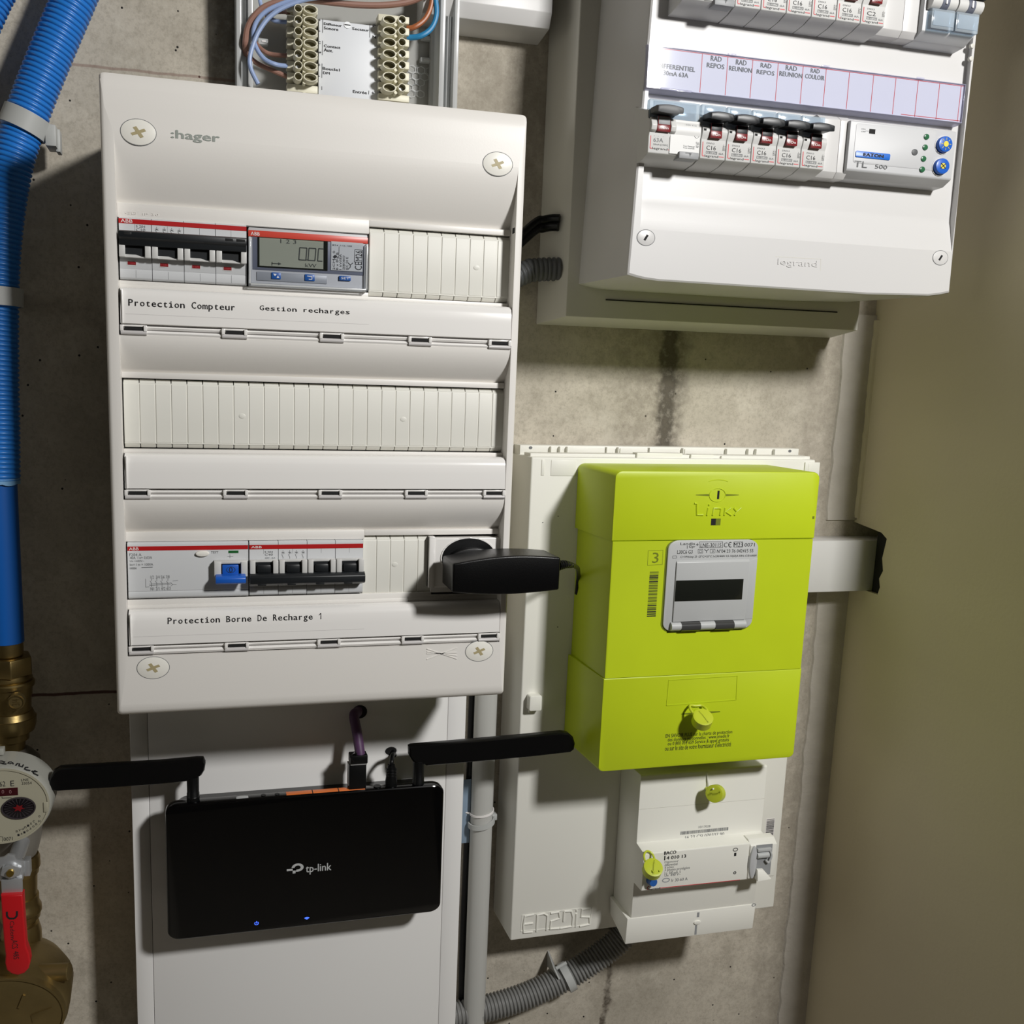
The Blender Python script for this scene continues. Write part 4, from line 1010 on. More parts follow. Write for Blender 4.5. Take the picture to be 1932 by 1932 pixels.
# ------------------------------------------------------------------ lime green meter
t = thing('electricity_meter', 'lime green electricity meter with grey display bezel and barcode', 'electricity meter', (390, 80, -262)); LK = t
X0, X1, ZT, ZB, S1, S2 = 312.3, 468.3, -49.6, -262.8, at(1154, 1021.5, 17.8)[1], at(1138.4, 1280.5, 17.8)[1]
YF, YB = 17.8, 79.6
def shell(z0, z1, grow, rtop, rbot, name, extra=None):
    bm = new(); r_ = lambda a: max(a, 0.05)
    n = 7; out = []
    for cx_, cz_, rr, a0 in ((X1 + grow, z1, rtop, 0), (X0 - grow, z1, rtop, 90), (X0 - grow, z0, rbot, 180), (X1 + grow, z0, rbot, 270)):
        rx, rz = r_(rr), r_(rr * 0.8); ox = cx_ - rx if cx_ > 400 else cx_ + rx; oz = cz_ - rz if cz_ == z1 else cz_ + rz
        for k in range(n + 1):
            a = math.radians(a0 + 90 * k / n); out.append((ox + rx * math.cos(a), oz + rz * math.sin(a)))
    c = ((X0 + X1) / 2, (z0 + z1) / 2)
    def sc(s, y): return [(c[0] + (x - c[0]) * (1 - s / 78), y, c[1] + (z_ - c[1]) * (1 - (max(s, 0) * 0.8) / (abs(z1 - z0) / 2 + 1e-6)) if (rtop or rbot) else z_) for x, z_ in out]
    poly(bm, [sc(-1.7 if grow else 0.0, YB), sc(0.0, YF + 1.2), sc(0.35, YF + 0.35), sc(1.1, YF)], True, True)
    return bm
bm = shell(S1 + 0.15, ZT, 0.6, 5.5, 0, 'upper')
def mark(path, tw, mi=1, th=0.1): lines(bm, path, YF, tw, mi, th)
# key lock with its sign
X, Z = at(1353.5, 934, YF); ring(bm, X, Z, 6.4, 4.8, 0.35, YF - 0.35, YF, 0); box(bm, X - 0.1, X + 1.5, YF - 0.1, YF, Z - 2.8, Z + 3.0, mi=2)
for s in (-1, 1): prism(bm, [(X + s * 6.6, Z - 0.7), (X + s * 16.5, Z - 0.1), (X + s * 16.5, Z + 0.25), (X + s * 6.6, Z + 0.7)][::s], YF - 0.12, YF, mi=1)
arc = [(X + 8.6 * math.sin(a), Z + 9.6 + 1.3 * math.cos(a * 1.5)) for a in [(-1 + k / 6) for k in range(13)]]
for p, q2 in zip(arc, arc[1:]): prism(bm, [(p[0], p[1]), (q2[0], q2[1]), (q2[0], q2[1] - 0.5), (p[0], p[1] - 0.5)], YF - 0.2, YF, mi=0)
strokes(bm, (1310, 950), (1397, 972), [[(0, 1), (0.05, 1), (0.07, 0.05), (0.2, 0.05)], [(0.3, 0.62), (0.28, 0)], [(0.31, 0.82), (0.31, 0.95)], [(0.4, 0), (0.42, 0.6), (0.55, 0.6), (0.57, 0.5), (0.56, 0)], [(0.66, 0.62), (0.65, 0)], [(0.78, 0.62), (0.67, 0.3), (0.8, 0)], [(0.84, 0.62), (0.91, 0.3), (1, 0.62)], [(0.91, 0.3), (0.87, 0)]], YF, 1.5, 0, 0.0)
pbox(bm, (1342, 978.5), (1359, 991), YF - 0.1, YF, 0, 2); pbox(bm, (1351, 978.5), (1359, 991), YF - 0.14, YF, 0, 1)
p = at(1535, 976, YF); box(bm, p[0] - 1, p[0] + 0.6, YF - 0.08, YF, p[1] - 1.2, p[1] + 0.8, mi=1)
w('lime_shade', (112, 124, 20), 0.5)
obj('upper_cover', bm, ['lime', 'lime_shade', 'dark_interior'], t)
bm = shell(S2 + 0.1, S1 - 0.1, 0.0, 0, 0, 'body')
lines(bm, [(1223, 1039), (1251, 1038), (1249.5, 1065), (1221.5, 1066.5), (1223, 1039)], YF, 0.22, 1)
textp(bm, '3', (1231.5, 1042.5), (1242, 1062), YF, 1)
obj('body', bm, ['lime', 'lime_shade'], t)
bm = shell(ZB, S2 - 0.1, 0.6, 0, 4.5, 'lower')
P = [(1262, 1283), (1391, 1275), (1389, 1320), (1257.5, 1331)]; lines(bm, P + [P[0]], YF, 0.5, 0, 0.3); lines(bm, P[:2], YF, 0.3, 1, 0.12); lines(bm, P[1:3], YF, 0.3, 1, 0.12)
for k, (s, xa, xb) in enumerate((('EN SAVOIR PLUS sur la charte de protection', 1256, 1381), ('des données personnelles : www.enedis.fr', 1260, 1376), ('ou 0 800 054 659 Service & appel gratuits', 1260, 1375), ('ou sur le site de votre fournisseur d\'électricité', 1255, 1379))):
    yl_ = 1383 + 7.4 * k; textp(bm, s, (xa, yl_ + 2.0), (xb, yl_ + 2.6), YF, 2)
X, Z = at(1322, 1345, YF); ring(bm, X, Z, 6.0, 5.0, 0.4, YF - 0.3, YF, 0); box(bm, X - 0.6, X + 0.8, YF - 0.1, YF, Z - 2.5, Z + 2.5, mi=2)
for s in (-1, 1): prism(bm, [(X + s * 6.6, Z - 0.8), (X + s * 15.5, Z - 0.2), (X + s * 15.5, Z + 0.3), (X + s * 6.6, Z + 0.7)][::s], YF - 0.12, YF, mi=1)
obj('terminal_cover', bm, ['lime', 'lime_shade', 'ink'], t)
# barcode
bm = new(); random.seed(11); xa, xb, za, zb_ = rc((1226, 1079), (1237, 1163), YF); zz = za
while zz < zb_:
    h = random.choice((0.25, 0.25, 0.5, 0.8)); sh = 0 * zz; box(bm, xa, xb, YF - 0.12, YF, zz, min(zz + h, zb_)); zz += h + random.choice((0.25, 0.4, 0.6))
obj('barcode', bm, 'ink', t)
# bezel
X0b, X1b, Z0b, Z1b = rc((1262, 1020), (1418, 1186), YF - 1.4)
bm = new(); rrect(bm, X0b - 1.2, X1b + 0.3, Z0b - 1.0, Z1b + 0.2, 9, YF - 0.15, YF, 0, 1, 8)  # dark margin paints the bezel's shadow along its left and lower edges
rrect(bm, X0b, X1b, Z0b, Z1b, 8.5, YF - 1.4, YF, 0.5, 0, 8)
bez = obj('display_bezel', bm, ['bezel_grey', 'lime_shade'], t, label='light grey rounded bezel')
bm = new(); xa, xb, za, zb_ = rc((1276, 1060.5), (1404, 1168), YF - 1.4)
# raised screen block with sloped rim
ext(bm, [(YF - 1.2, zb_ + 1.4), (YF - 2.6, zb_ - 0.4), (YF - 2.6, za), (YF - 1.2, za)], xa, xb, 0, 0.25)
prism(bm, [(xb, za), (xb, zb_), (xb + 6.5, zb_ + 2), (xb + 6.5, za)], YF - 1.75, YF - 1.3, 0.3)
obj('screen_surround', bm, 'bezel_grey', bez)
bm = new(); pbox(bm, (1276, 1095.5), (1400, 1131), YF - 2.9, YF - 2, 0.15, 0); obj('screen', bm, 'lcd_dark', bez, label='dark blank screen')
xa, xb, za, zb_ = rc((1268, 1172), (1408, 1184), YF - 3)
bm = new(); tube(bm, [(xa - 0.5, YF - 1.6, za + 2.4), (xb - 1, YF - 1.6, za + 2.4)], 3.1, 16); obj('button_bar', bm, 'bezel_grey', bez)
for a, b in ((1286.5, 1322), (1350, 1385)):
    pa, pb_ = at(a, 1176, YF - 4)[0], at(b, 1176, YF - 4)[0]; bm = new(); tube(bm, [(pa, YF - 1.7, za + 2.2), (pb_, YF - 1.7, za + 2.2)], 3.45, 18); obj('push_button', bm, 'amber_button', bez, label='dark grey push button')
bm = new(); Yb_ = YF - 1.4
for s, tl, br in (('Landis', (1284, 1023.5), (1311, 1028)), ('Gyr', (1300, 1028.5), (1311.5, 1035)), ('+', (1313, 1025), (1318, 1030)), ('LNE-30115', (1322, 1025), (1360.5, 1032)), ('C', (1366, 1023.5), (1372, 1032.5)), ('M23', (1385, 1023.5), (1401, 1032)), ('0071', (1405, 1024.5), (1423.5, 1031)),
                  ('L30C6 G3', (1278, 1038), (1306.5, 1044.5)), ('3', (1343.5, 1038), (1346, 1042)), ('N°04 23 76 042415 55', (1353, 1036.5), (1421, 1042)), ('C=1Wh/imp 23 -25°C/+55°C 3x230/400V 0,5-10(60)A 50Hz Cl.B 6000V', (1284, 1048.5), (1427.5, 1051))): textp(bm, s, tl, br, Yb_, 0)
ecx = [at(1378.2 + 3.6 * math.cos(a), 1027.7 + 4.6 * math.sin(a), Yb_) for a in [math.radians(60 + 240 * k / 8) for k in range(9)]]
for p, q2 in zip(ecx, ecx[1:]):
    n = Vector((-(q2[1] - p[1]), q2[0] - p[0])).normalized() * 0.25; prism(bm, [(p[0] + n.x, p[1] + n.y), (q2[0] + n.x, q2[1] + n.y), (q2[0] - n.x, q2[1] - n.y), (p[0] - n.x, p[1] - n.y)], Yb_ - 0.12, Yb_)
def bx(tl, br):
    x_, X_ = tl[0], br[0]; lines(bm, [tl, (X_, tl[1] - 0.3), br, (x_, br[1] + 0.3), tl], Yb_, 0.2)
lines(bm, [(1375, 1027.8), (1378.6, 1027.7)], Yb_, 0.4)
bx((1319.5, 1022.5), (1363.5, 1033)); bx((1384.5, 1022.5), (1401.5, 1032)); bx((1317, 1036.5), (1326, 1043.5)); bx((1319.5, 1038.5), (1324, 1042)); bx((1340, 1036.5), (1349, 1043)); bx((1269, 1049), (1276.5, 1053))
lines(bm, [(1329, 1036.5), (1333, 1039.5), (1337, 1036)], Yb_, 0.4); lines(bm, [(1333, 1039.5), (1333, 1043)], Yb_, 0.4); lines(bm, [(1296.5, 1029), (1296.5, 1035)], Yb_, 0.3)
obj('printed_marking', bm, 'ink', bez)

def seal(name, label, p, Y, tilt, r=5.4):
    """round lime tamper seal with its wire"""
    X, Z = at(p[0], p[1], Y); bm = new()
    ax = Vector(tilt).normalized(); c = Vector((X, Y, Z))
    hh = 3.6
    tube(bm, [c - ax * hh, c - ax * hh * 0.96, c + ax * hh * 0.96, c + ax * hh], [r * 0.93, r, r, r * 0.93], 24)
    tube(bm, [c + ax * hh, c + ax * (hh - 0.9)], [r * 0.8, r * 0.8], 24, 0)
    return bm, c, ax
bm, c, ax = seal('', '', (1325, 1358), 6, (-0.15, -0.55, 0.8), 7.0)
tube(bm, spline([c + Vector((-5, 2, 3)), c + Vector((-6.5, 6, 6)), c + Vector((-4, 11, 7.0)), c + Vector((0, 11.2, 6.4)), c + Vector((5, 10.5, 6.4)), c + Vector((6.4, 6, 5)), c + Vector((5, 2, 2.5))], 6), 0.9, 8)
single('tamper_seal', bm, 'lime_seal', 'lime round seal tied to the keyhole low on the green meter', 'seal', 'tamper seals')

# ------------------------------------------------------------------ main breaker under the meter
t = thing('main_breaker', 'white main circuit breaker with red line and grey lever under the lime meter', 'circuit breaker', (400, 79, -425)); MBK = t
yu, yn, yl_ = 46, 33, 50
XA = at(1207, 1500, yu)[0]; XB = at(1447, 1500, yu)[0]
zA = at(1207, 1463, yu)[1]; zU = at(1208, 1590, yu)[1]; zN1 = at(1217, 1612, yn)[1]; zN0 = at(1216, 1680, yn)[1]; zL = at(1199, 1695, yl_)[1]; zC = at(1193, 1727, yl_)[1]; zE = at(1187, 1775, yl_)[1]
bm = new()
ext(bm, [(79.8, zA), (yu + 1, zA), (yu, zA - 1), (yu, zU), (yn + 0.6, zN1 + 0.6), (yn, zN1), (yn, zN0), (yn + 0.8, zN0 - 0.6), (yl_ - 4, zN0 - 0.6), (yl_ - 3.4, zC), (yl_ + 2, zC - 0.4), (79.8, zC - 0.4)], XA, XB - 2, 0, 0.5)
zs = at(1208, 1527, yu)[1]; box(bm, XA - 0.05, XB - 2, yu - 0.08, yu + 1, zs - 0.12, zs + 0.12, mi=1)
xs = at(1332, 1480, yu)[0]; box(bm, xs - 0.15, xs + 0.35, yu - 0.1, yu + 1, zs + 8, zA - 1.2, mi=1); 
obj('body', bm, ['panel_white', 'base_white'], t)
bm = new()
fs = poly(bm, [[(XA - 3.4, yl_ - 4, zC), (XB - 1, yl_ - 4, zC), (XB - 2, yl_ - 4, zE), (XA - 4, yl_ - 4, zE)], [(XA - 3.0, 79.6, zC + 0.3), (XB - 1, 79.6, zC + 0.3), (XB - 3, 79.6, zE + 6), (XA - 2, 79.6, zE + 6)]]); _bevel(bm, fs, 0.7)
xm = at(1313, 1740, yl_ - 4)[0]; box(bm, xm - 0.5, xm + 1.3, yl_ - 4.1, yl_, zE + 1, zE + 9, mi=1); box(bm, xm + 0.4, xm + 2.4, yl_ - 4.1, yl_, zC - 5.5, zC - 1.5, mi=1)
disc(bm, xm + 1, (zC + zE) / 2 + 0.8, 3, 1.7, yl_ - 5, yl_ - 3, 0.4)
X, Z = at(1427, 1700, yl_ - 4); ring(bm, X - 2, zC - 0.5, 1.8, 1.2, 0.4, yl_ - 4.4, yl_ - 4, 1, 20)
obj('terminal_cover', bm, ['panel_white', 'under_grey'], t)
bm = new(); xr0, xr1 = at(1412, 1625, yn)[0], at(1461, 1625, yn)[0]
ext(bm, [(yn - 1.0, zN0 + 0.6), (yn - 1.4, zN0 + 2), (yn - 1.4, zN1 - 1.2), (yn + 3, zN1 + 2.5), (yn + 9, zN1 + 3), (yn + 9, zN0 + 0.6)], xr0, xr1, 0, 0.5); obj('lever_housing', bm, 'panel_white', t)
xc, zc = at(1439, 1622, yn)[0], at(1439, 1622, yn)[1]
bm = new(); box(bm, xc - 7.5, xc + 6.5, yn - 1.6, yn, zN0 + 3, zN1 - 1, mi=1)
prism(bm, ell(xc - 9.5, (zN0 + zN1) / 2, 3.2, (zN1 - zN0) * 0.46, 20), yn - 2.6, yn, 0.8, 2, 2)
box(bm, xc - 7, xc + 5, yn - 3.4, yn - 1, zN1 - 6.0, zN1 - 3.4, 0.5, mi=0); tube(bm, [(xc - 7, yn - 2, zN1 - 9.2), (xc + 3, yn - 2, zN1 - 9.2)], 2.4, 16, 0); 
tube(bm, spline([(xc + 3.8, yn - 2.6, zN1 - 5.5), (xc + 5.2, yn - 3.2, zN1 - 10), (xc + 3, yn - 3.4, zN1 - 15), (xc + 0.5, yn - 3, zN1 - 13)], 5), 0.9, 8, 0)
obj('lever_slot', bm, ['bezel_grey', 'under_grey', 'device_grey'], t)
bm = new(); fs = poly(bm, [[(xc - 6.6, yn - 2, zN0 + 9.6), (xc - 1.5, yn - 2, zN0 + 9.4), (xc + 4.5, yn - 3, zN0 + 2.5), (xc - 7.8, yn - 3, zN0 + 1.6)], [(xc - 6.6, yn - 4.5, zN0 + 9), (xc - 1.5, yn - 4.5, zN0 + 8.8), (xc + 4.5, yn - 7.4, zN0 + 2.2), (xc - 7.8, yn - 7.4, zN0 + 1.2)]]); _bevel(bm, fs, 0.5); obj('lever', bm, 'panel_white', t, label='white lever')
bm = new(); X, Z = at(1232, 1663.5, yn - 4); tube(bm, [(X, yn - 5, Z), (X - 0.5, yn, Z - 0.8)], 3.2, 20); obj('test_button', bm, 'blue_button', t, label='blue test button')
bm = new(); random.seed(5); xa, xb, za, zb_ = rc((1284, 1572), (1374, 1569), yu); zb_ = za + 3.2; za -= 0.2; x = xa
za = at(1284, 1575, yu)[1]; zb_ = za + 2.6
while x < xb:
    h = random.choice((0.2, 0.3, 0.5)); box(bm, x, x + h, yu - 0.1, yu, za, zb_ + 0, mi=0); x += h + random.choice((0.2, 0.35))
textp(bm, '10/17028', (1318, 1558.5), (1340, 1560.5), yu, 0); textp(bm, '16 23 CSI 070337 90', (1293, 1577), (1366, 1576), yu, 0)
for s, tl, br, mi in (('BACO', (1253.5, 1606.5), (1275.5, 1610.5), 1), ('4 010 13', (1258, 1615.5), (1294, 1618), 1), ('Disjoncteur', (1254, 1624.5), (1280, 1627), 0), ('différentiel', (1254, 1629.5), (1278, 1632), 0), ('4 pôles', (1254, 1635), (1271, 1638), 0), ('3 phases protégées', (1254, 1639), (1301, 1640.5), 0), ('I n  500 mA  S', (1254, 1645), (1284, 1647), 0), ('Un  440 V~', (1254, 1649.5), (1284, 1651), 0), ('Ir 30-60 A', (1267, 1658), (1297, 1660.5), 0), ('I', (1385.5, 1609), (1388.5, 1615), 1), ('0', (1384, 1644), (1388.5, 1649), 1), ('legrand', (1223, 1676.5), (1245, 1677.5), 1)): textp(bm, s, tl, br, yn, mi, bold=0.12 if mi else 0)
pbox(bm, (1253.5, 1615), (1255, 1623), yn - 0.1, yn, 0, 1)
X, Z = at(1256.5, 1660.5, yn); ring(bm, X, Z, 3.2, 1.9, 0.7, yn - 0.12, yn, 3, 24); X, Z = at(1388, 1597.5, yn); ring(bm, X, Z - 2.4, 2.2, 1.5, 0.5, yn - 0.12, yn, 1, 20)
lines(bm, [(1245, 1675.5), (1396, 1660)], yn, 0.5, 2); lines(bm, [(1225, 1672), (1221, 1674), (1221, 1678), (1227, 1678)], yn, 0.45, 2)
obj('printed_marking', bm, ['ink_grey', 'ink', 'red_line', 'meter_grey'], t)
bm, c, ax = seal('', '', (1231, 1640), 22, (-0.12, -0.6, 0.79), 7.0)
for a in (-2.4, 2.6): box(bm, c.x + a - 0.4, c.x + a + 0.4, c.y - 6.2, c.y - 2.2, c.z + 1.0, c.z + 1.6)
tube(bm, spline([c + Vector((-4, 3, 3)), c + Vector((-3.4, 8, 7)), c + Vector((0, 10.4, 9)), c + Vector((4, 9.6, 7)), c + Vector((4.4, 4, 3))], 6), 0.8, 8)
single('tamper_seal', bm, 'lime_seal', 'lime round seal above the blue test button of the main breaker', 'seal', 'tamper seals')
bm, c, ax = seal('', '', (1350, 1497), 34, (-0.75, -0.6, 0.25), 6.6)
tube(bm, spline([c + ax * 3 + Vector((-1, 0, 4)), (xs + 1.6, yu - 3, at(1334, 1484, yu)[1]), (xs + 0.4, yu - 1.2, at(1333, 1470, yu)[1]), (xs, yu - 0.6, zA - 1.5)], 6), 0.6, 8, 1)
tube(bm, [c + ax * 2.5, (xs + 0.5, yu - 0.5, c.z - 1)], 1.4, 10, 0)
single('tamper_seal', bm, ['lime_seal', 'panel_white'], 'lime round seal hanging above the barcode of the main breaker', 'seal', 'tamper seals')
# ------------------------------------------------------------------ trunking under the three-row board, router and its cables
t = thing('cable_trunking', 'wide white trunking below the three-row board, router mounted on its cover', 'trunking', (112, YW, -1150))
YT = 70
xa, xb = at(248, 1500, YT)[0], at(874, 1500, YT)[0]; xi, xj = at(282, 1500, YT)[0], at(840, 1500, YT)[0]
bm = new(); zt_ = -191.5
box(bm, xa, xi - 0.25, YT, YW - 0.3, -1145, zt_, 0.6); box(bm, xj + 0.25, xb, YT, YW - 0.3, -1145, zt_, 0.6)
box(bm, xi, xj, YT + 6, YW - 0.3, -1145, zt_, 0, mi=1); obj('channel', bm, ['duct_white', 'dark_interior'], t)
bm = new(); box(bm, xi, xj, YT, YT + 5, -1145, zt_, 0.4); obj('cover', bm, 'duct_white', t)
for cx, cy, rx, rz in ((678, 1343, 5.6, 5.0), (737, 1417, 4.4, 3.2)):
    X, Z = at(cx, cy, YT); bm = new(); disc(bm, X, Z, rx, rz, YT - 0.08, YT + 1, 0, 0); ring(bm, X + 0.3, Z, rx + 0.5, rz + 0.5, 0.5, YT - 0.15, YT + 0.5, 1); obj('cable_hole', bm, ['dark_interior', 'duct_white'], t, label='black cable hole')

t = thing('router', 'glossy black wireless router with two flat black antennas on the white trunking', 'router', (112, YT, -365))
YR = 41
X0 = (at(313, 1600, YR)[0] + at(315, 1700, YR)[0]) / 2; X1 = (at(838, 1520, YR)[0] + at(832, 1680, YR)[0]) / 2
Z1 = (at(345, 1512, YR)[1] + at(810, 1487.5, YR)[1]) / 2; Z0 = (at(345, 1772, YR)[1] + at(805, 1724, YR)[1]) / 2
bm = new(); c = ((X0 + X1) / 2, (Z0 + Z1) / 2)
o = rrpts(X0, X1, Z0, Z1, 8.5, 7)
def sc(s, y): return [(c[0] + (x - c[0]) * (1 - s / 92), y, c[1] + (zz - c[1]) * (1 - s / 52)) for x, zz in o]
poly(bm, [sc(7, 69.6), sc(6, 54), sc(0.6, 50), sc(0, 48.5), sc(0, 42.6), sc(0.4, 41.5), sc(1.1, YR)])
obj('housing', bm, 'black_gloss', t)
bm = new(); pa, pb_ = at(540, 1500, 45)[0], at(688, 1492, 45)[0]; box(bm, pa, pb_, 42.8, 48, Z1 - 1, Z1 + 0.35, 0.2)
for k in (0.33, 0.66): box(bm, pa + (pb_ - pa) * k - 0.3, pa + (pb_ - pa) * k + 0.3, 42.7, 48.1, Z1 - 1, Z1 + 0.4, mi=1)
obj('port_strip', bm, ['orange_port', 'dark_interior'], t, label='orange strip of network ports')
bm = new(); X = at(457, 1504, 45)[0]; disc(bm, X, Z1, 4, 0.5, 43.4, 46.4, 0.1); 
for px_ in (497, 523): X = at(px_, 1502, 45)[0]; tube(bm, [(X, 45.5, Z1 - 0.5), (X, 45.5, Z1 + 0.5)], 1.6, 12, 1)
X = at(712, 1489, 45)[0]; tube(bm, [(X, 45.5, Z1 - 0.5), (X, 45.5, Z1 + 0.8)], 2.6, 14, 1)
obj('rear_button', bm, ['bezel_grey', 'black_plastic'], t)
bm = new()
Xl, Xr, Zl, Zh = rc((541, 1629), (573, 1650), YR); cx_, cz_ = Xl + (Xr - Xl) * .64, Zl + (Zh - Zl) * .6
outl = ell(cx_, cz_, 4.1, 3.0, 24, -110, 180); inn = ell(cx_, cz_, 2.1, 1.5, 24, -110, 180)
prism(bm, outl + inn[::-1], YR - 0.1, YR); 
box(bm, Xl, cx_ - 1.4, YR - 0.1, YR, cz_ - 2.0, cz_ - 0.6); box(bm, cx_ - 3.4, cx_ - 1.4, YR - 0.1, YR, cz_ - 4.1, cz_ - 0.6)
textp(bm, 'tp-link', (577, 1632), (625, 1646), YR, 0, bold=0.08)
obj('maker_logo', bm, 'bezel_grey', t, label='silver maker logo')
X, Z = at(484, 1742, YR); bm = new(); ar = ell(X, Z, 1.5, 1.3, 14, 125, 415); ai = ell(X, Z, 1.0, 0.85, 14, 125, 415); prism(bm, ar + ai[::-1], YR - 0.1, YR); box(bm, X - 0.25, X + 0.25, YR - 0.1, YR, Z, Z + 1.6); obj('indicator_lamp', bm, 'led_blue', t, label='blue power sign')
X, Z = at(579, 1732.5, YR); bm = new(); prism(bm, [(X, Z - 1.0)] + ell(X, Z - 1.0, 2.4, 2.0, 9, 40, 140), YR - 0.1, YR); obj('indicator_lamp', bm, 'led_blue', t, label='blue radio wave sign')
def antenna(pts, jx, jy0, jy1):
    ya, yb = 43.5, 51
    bm = new(); P = [at(x, y, ya) for x, y in pts]
    cxm, czm = sum(p[0] for p in P) / len(P), sum(p[1] for p in P) / len(P)
    s = lambda k: [(cxm + (x - cxm) * (1 - k / 50), czm + (zz - czm) * (1 - k / 9)) for x, zz in P]
    A = s(0.9); poly(bm, [[(x, yb, zz) for x, zz in A], [(x, yb - 1.4, zz) for x, zz in P], [(x, ya + 1.4, zz) for x, zz in P], [(x, ya, zz) for x, zz in A]])
    blade = obj('antenna', bm, 'black_soft', t, label='flat black antenna turned level')
    X, zt2 = at(jx, jy0, 47); zb2 = at(jx, jy1, 47)[1]
    bm = new(); L = zt2 - zb2
    tube(bm, [(X, 47, zt2 + 2), (X, 47, zb2 + L * .45), (X, 47, zb2 + L * .43), (X, 47, zb2 + L * .3), (X, 47, zb2 + L * .28), (X, 47, zb2 + 1.0)], [4.0, 3.9, 4.1, 4.1, 4.3, 4.2], 20, 0)
    tube(bm, [(X, 47, zb2 + 1.1), (X, 47, zb2)], 4.4, 20, 1)
    obj('hinge', bm, ['black_plastic', 'gold'], blade)
antenna([(113, 1450), (200, 1445), (300, 1439.5), (372, 1433), (384, 1433), (388, 1441), (386, 1454), (380, 1464), (370, 1470), (352, 1475.5), (300, 1481), (200, 1488), (106, 1494), (95, 1492), (90, 1484), (93, 1470), (101, 1457)], 364, 1470, 1514)
antenna([(772.5, 1411), (777, 1408.5), (900, 1398), (1000, 1389), (1062, 1383), (1074, 1384.5), (1082, 1391), (1086, 1404), (1084, 1415), (1078, 1420), (1000, 1429), (900, 1438), (806, 1446), (802, 1443), (790, 1443), (780, 1438), (773, 1427)], 790, 1440, 1486)

bm = new(); hx, hz = at(675, 1344, YT)
pth = spline([(hx + 1, 78, hz + 1), (hx - 1, 66, hz + 1.5), a3(668, 1350, 56), a3(674, 1385, 52), a3(679, 1420, 47), a3(680, 1432, 46)], 8)
tube(bm, pth, 3.5, 16, 0)
nc = thing('network_cable', 'purple network cable with black plug from cover hole into the router', 'cable', (hx, 50, hz - 35))
obj('sheath', bm, 'purple_cable', nc)
bm = new(); pbox(bm, (661, 1427), (694, 1441), 42.5, 51.5, 0.7, 0); pbox(bm, (661, 1441), (692, 1443), 43, 51, 0.2, 1)
x0, x1, z0, z1 = rc((659, 1443), (691, 1497), 43); box(bm, x0, x1, 43.4, 50.6, z0 + 1, z1, 0.8, mi=0); box(bm, x0 - 0.4, x0 + 1, 44, 50, z0 + 6, z1, 0.2, mi=1)
tube(bm, spline([(x0 + 3, 43, z1 + 2), (x0 + 0.8, 42.4, z1 + 6.2), (x0 + 3.4, 43, z1 + 8.4), (x0 + 5, 44, z1 + 7)], 5), 0.7, 8, 0)
obj('plug', bm, ['black_plastic', 'steel'], nc, label='black network plug')
bm = new(); hx, hz = at(739, 1417, YT)
pth = spline([(hx, 78, hz), (hx + 1, 64, hz - 0.5), a3(741, 1424, 54), a3(739, 1436, 47.5), a3(738, 1446, 47)], 8); tube(bm, pth, 1.5, 12)
pl = [a3(738, 1443, 47), a3(738, 1460, 47), a3(738, 1473, 47), a3(738, 1490, 47), a3(738, 1496, 47)]
tube(bm, pl, [2.6, 3.4, 4.2, 3.9, 3.6], 16)
for y in (1450, 1455, 1460): p = a3(738, y, 47); tube(bm, [p, (p[0], p[1], p[2] - 0.8)], [3.6, 3.8], 16)
single('power_cable', bm, 'black_plastic', 'thin black power lead with tapered plug from small hole into the router', 'cable')

# ------------------------------------------------------------------ pipes between trunking and meter panel
bm = new(); p0, p1 = a3(915, 1330, 100), a3(897, 1880, 100); X = (p0[0] + p1[0]) / 2
tube(bm, [(X, 100, -192), (X, 100, -1140)], 8.7, 28)
single('drain_pipe', bm, 'pvc_grey', 'straight pale grey plastic pipe between white trunking and meter panel', 'pipe'); XP = X
bm = new(); tube(bm, spline([a3(893, 1300, 108), a3(889, 1400, 108), a3(886, 1500, 109), a3(880, 1650, 110), a3(874, 1780, 110), a3(872, 1890, 110), a3(870, 1990, 110)], 6), 3.4, 12)
single('black_cable', bm, 'black_soft', 'black cable hanging between white trunking and pale grey pipe', 'cable')
bm = new(); zc = at(915, 1553, 91)[1]
n = 16; P = [(XP + 10.6 * math.cos(a), 100 - 10.6 * math.sin(a), zc - 3 + 2.2 * math.cos(a)) for a in [math.radians(-20 + 220 * k / n) for k in range(n + 1)]]
for a, b in zip(P, P[1:]): pass
poly(bm, [[(x, y, z_ - 2.0), (x, y, z_ + 2.0), (XP + (x - XP) * .87, 100 + (y - 100) * .87, z_ + 2.0), (XP + (x - XP) * .87, 100 + (y - 100) * .87, z_ - 2.0)] for x, y, z_ in P])
box(bm, XP + 8, XP + 13, 100, YW, zc - 3, zc + 2, 0.4)
single('pipe_clip', bm, 'clamp_grey', 'pale grey clip holding the pale grey plastic pipe', 'pipe clip')
bm = new(); zc = at(915, 1540, 91)[1]
P = [(XP + 9.6 * math.cos(a), 100 - 9.6 * math.sin(a), zc + 1.6 * math.cos(a)) for a in [math.radians(-20 + 210 * k / 16) for k in range(17)]]
poly(bm, [[(x, y, z_ - 0.8), (x, y, z_ + 0.8), (XP + (x - XP) * .93, 100 + (y - 100) * .93, z_ + 0.8), (XP + (x - XP) * .93, 100 + (y - 100) * .93, z_ - 0.8)] for x, y, z_ in P] )
tube(bm, [P[-1], (P[-1][0] - 5, P[-1][1] + 4, P[-1][2] - 0.4)], 0.8, 6)
single('cable_tie', bm, 'white_ink', 'thin white cable tie around the pale grey plastic pipe above its clip', 'cable tie')
bm = new(); pbox(bm, (871, 1472), (885, 1590), 103, 104, 0.2); single('cable_tag', bm, 'tag_blue', 'bluish translucent tag strip beside the trunking edge', 'tag')

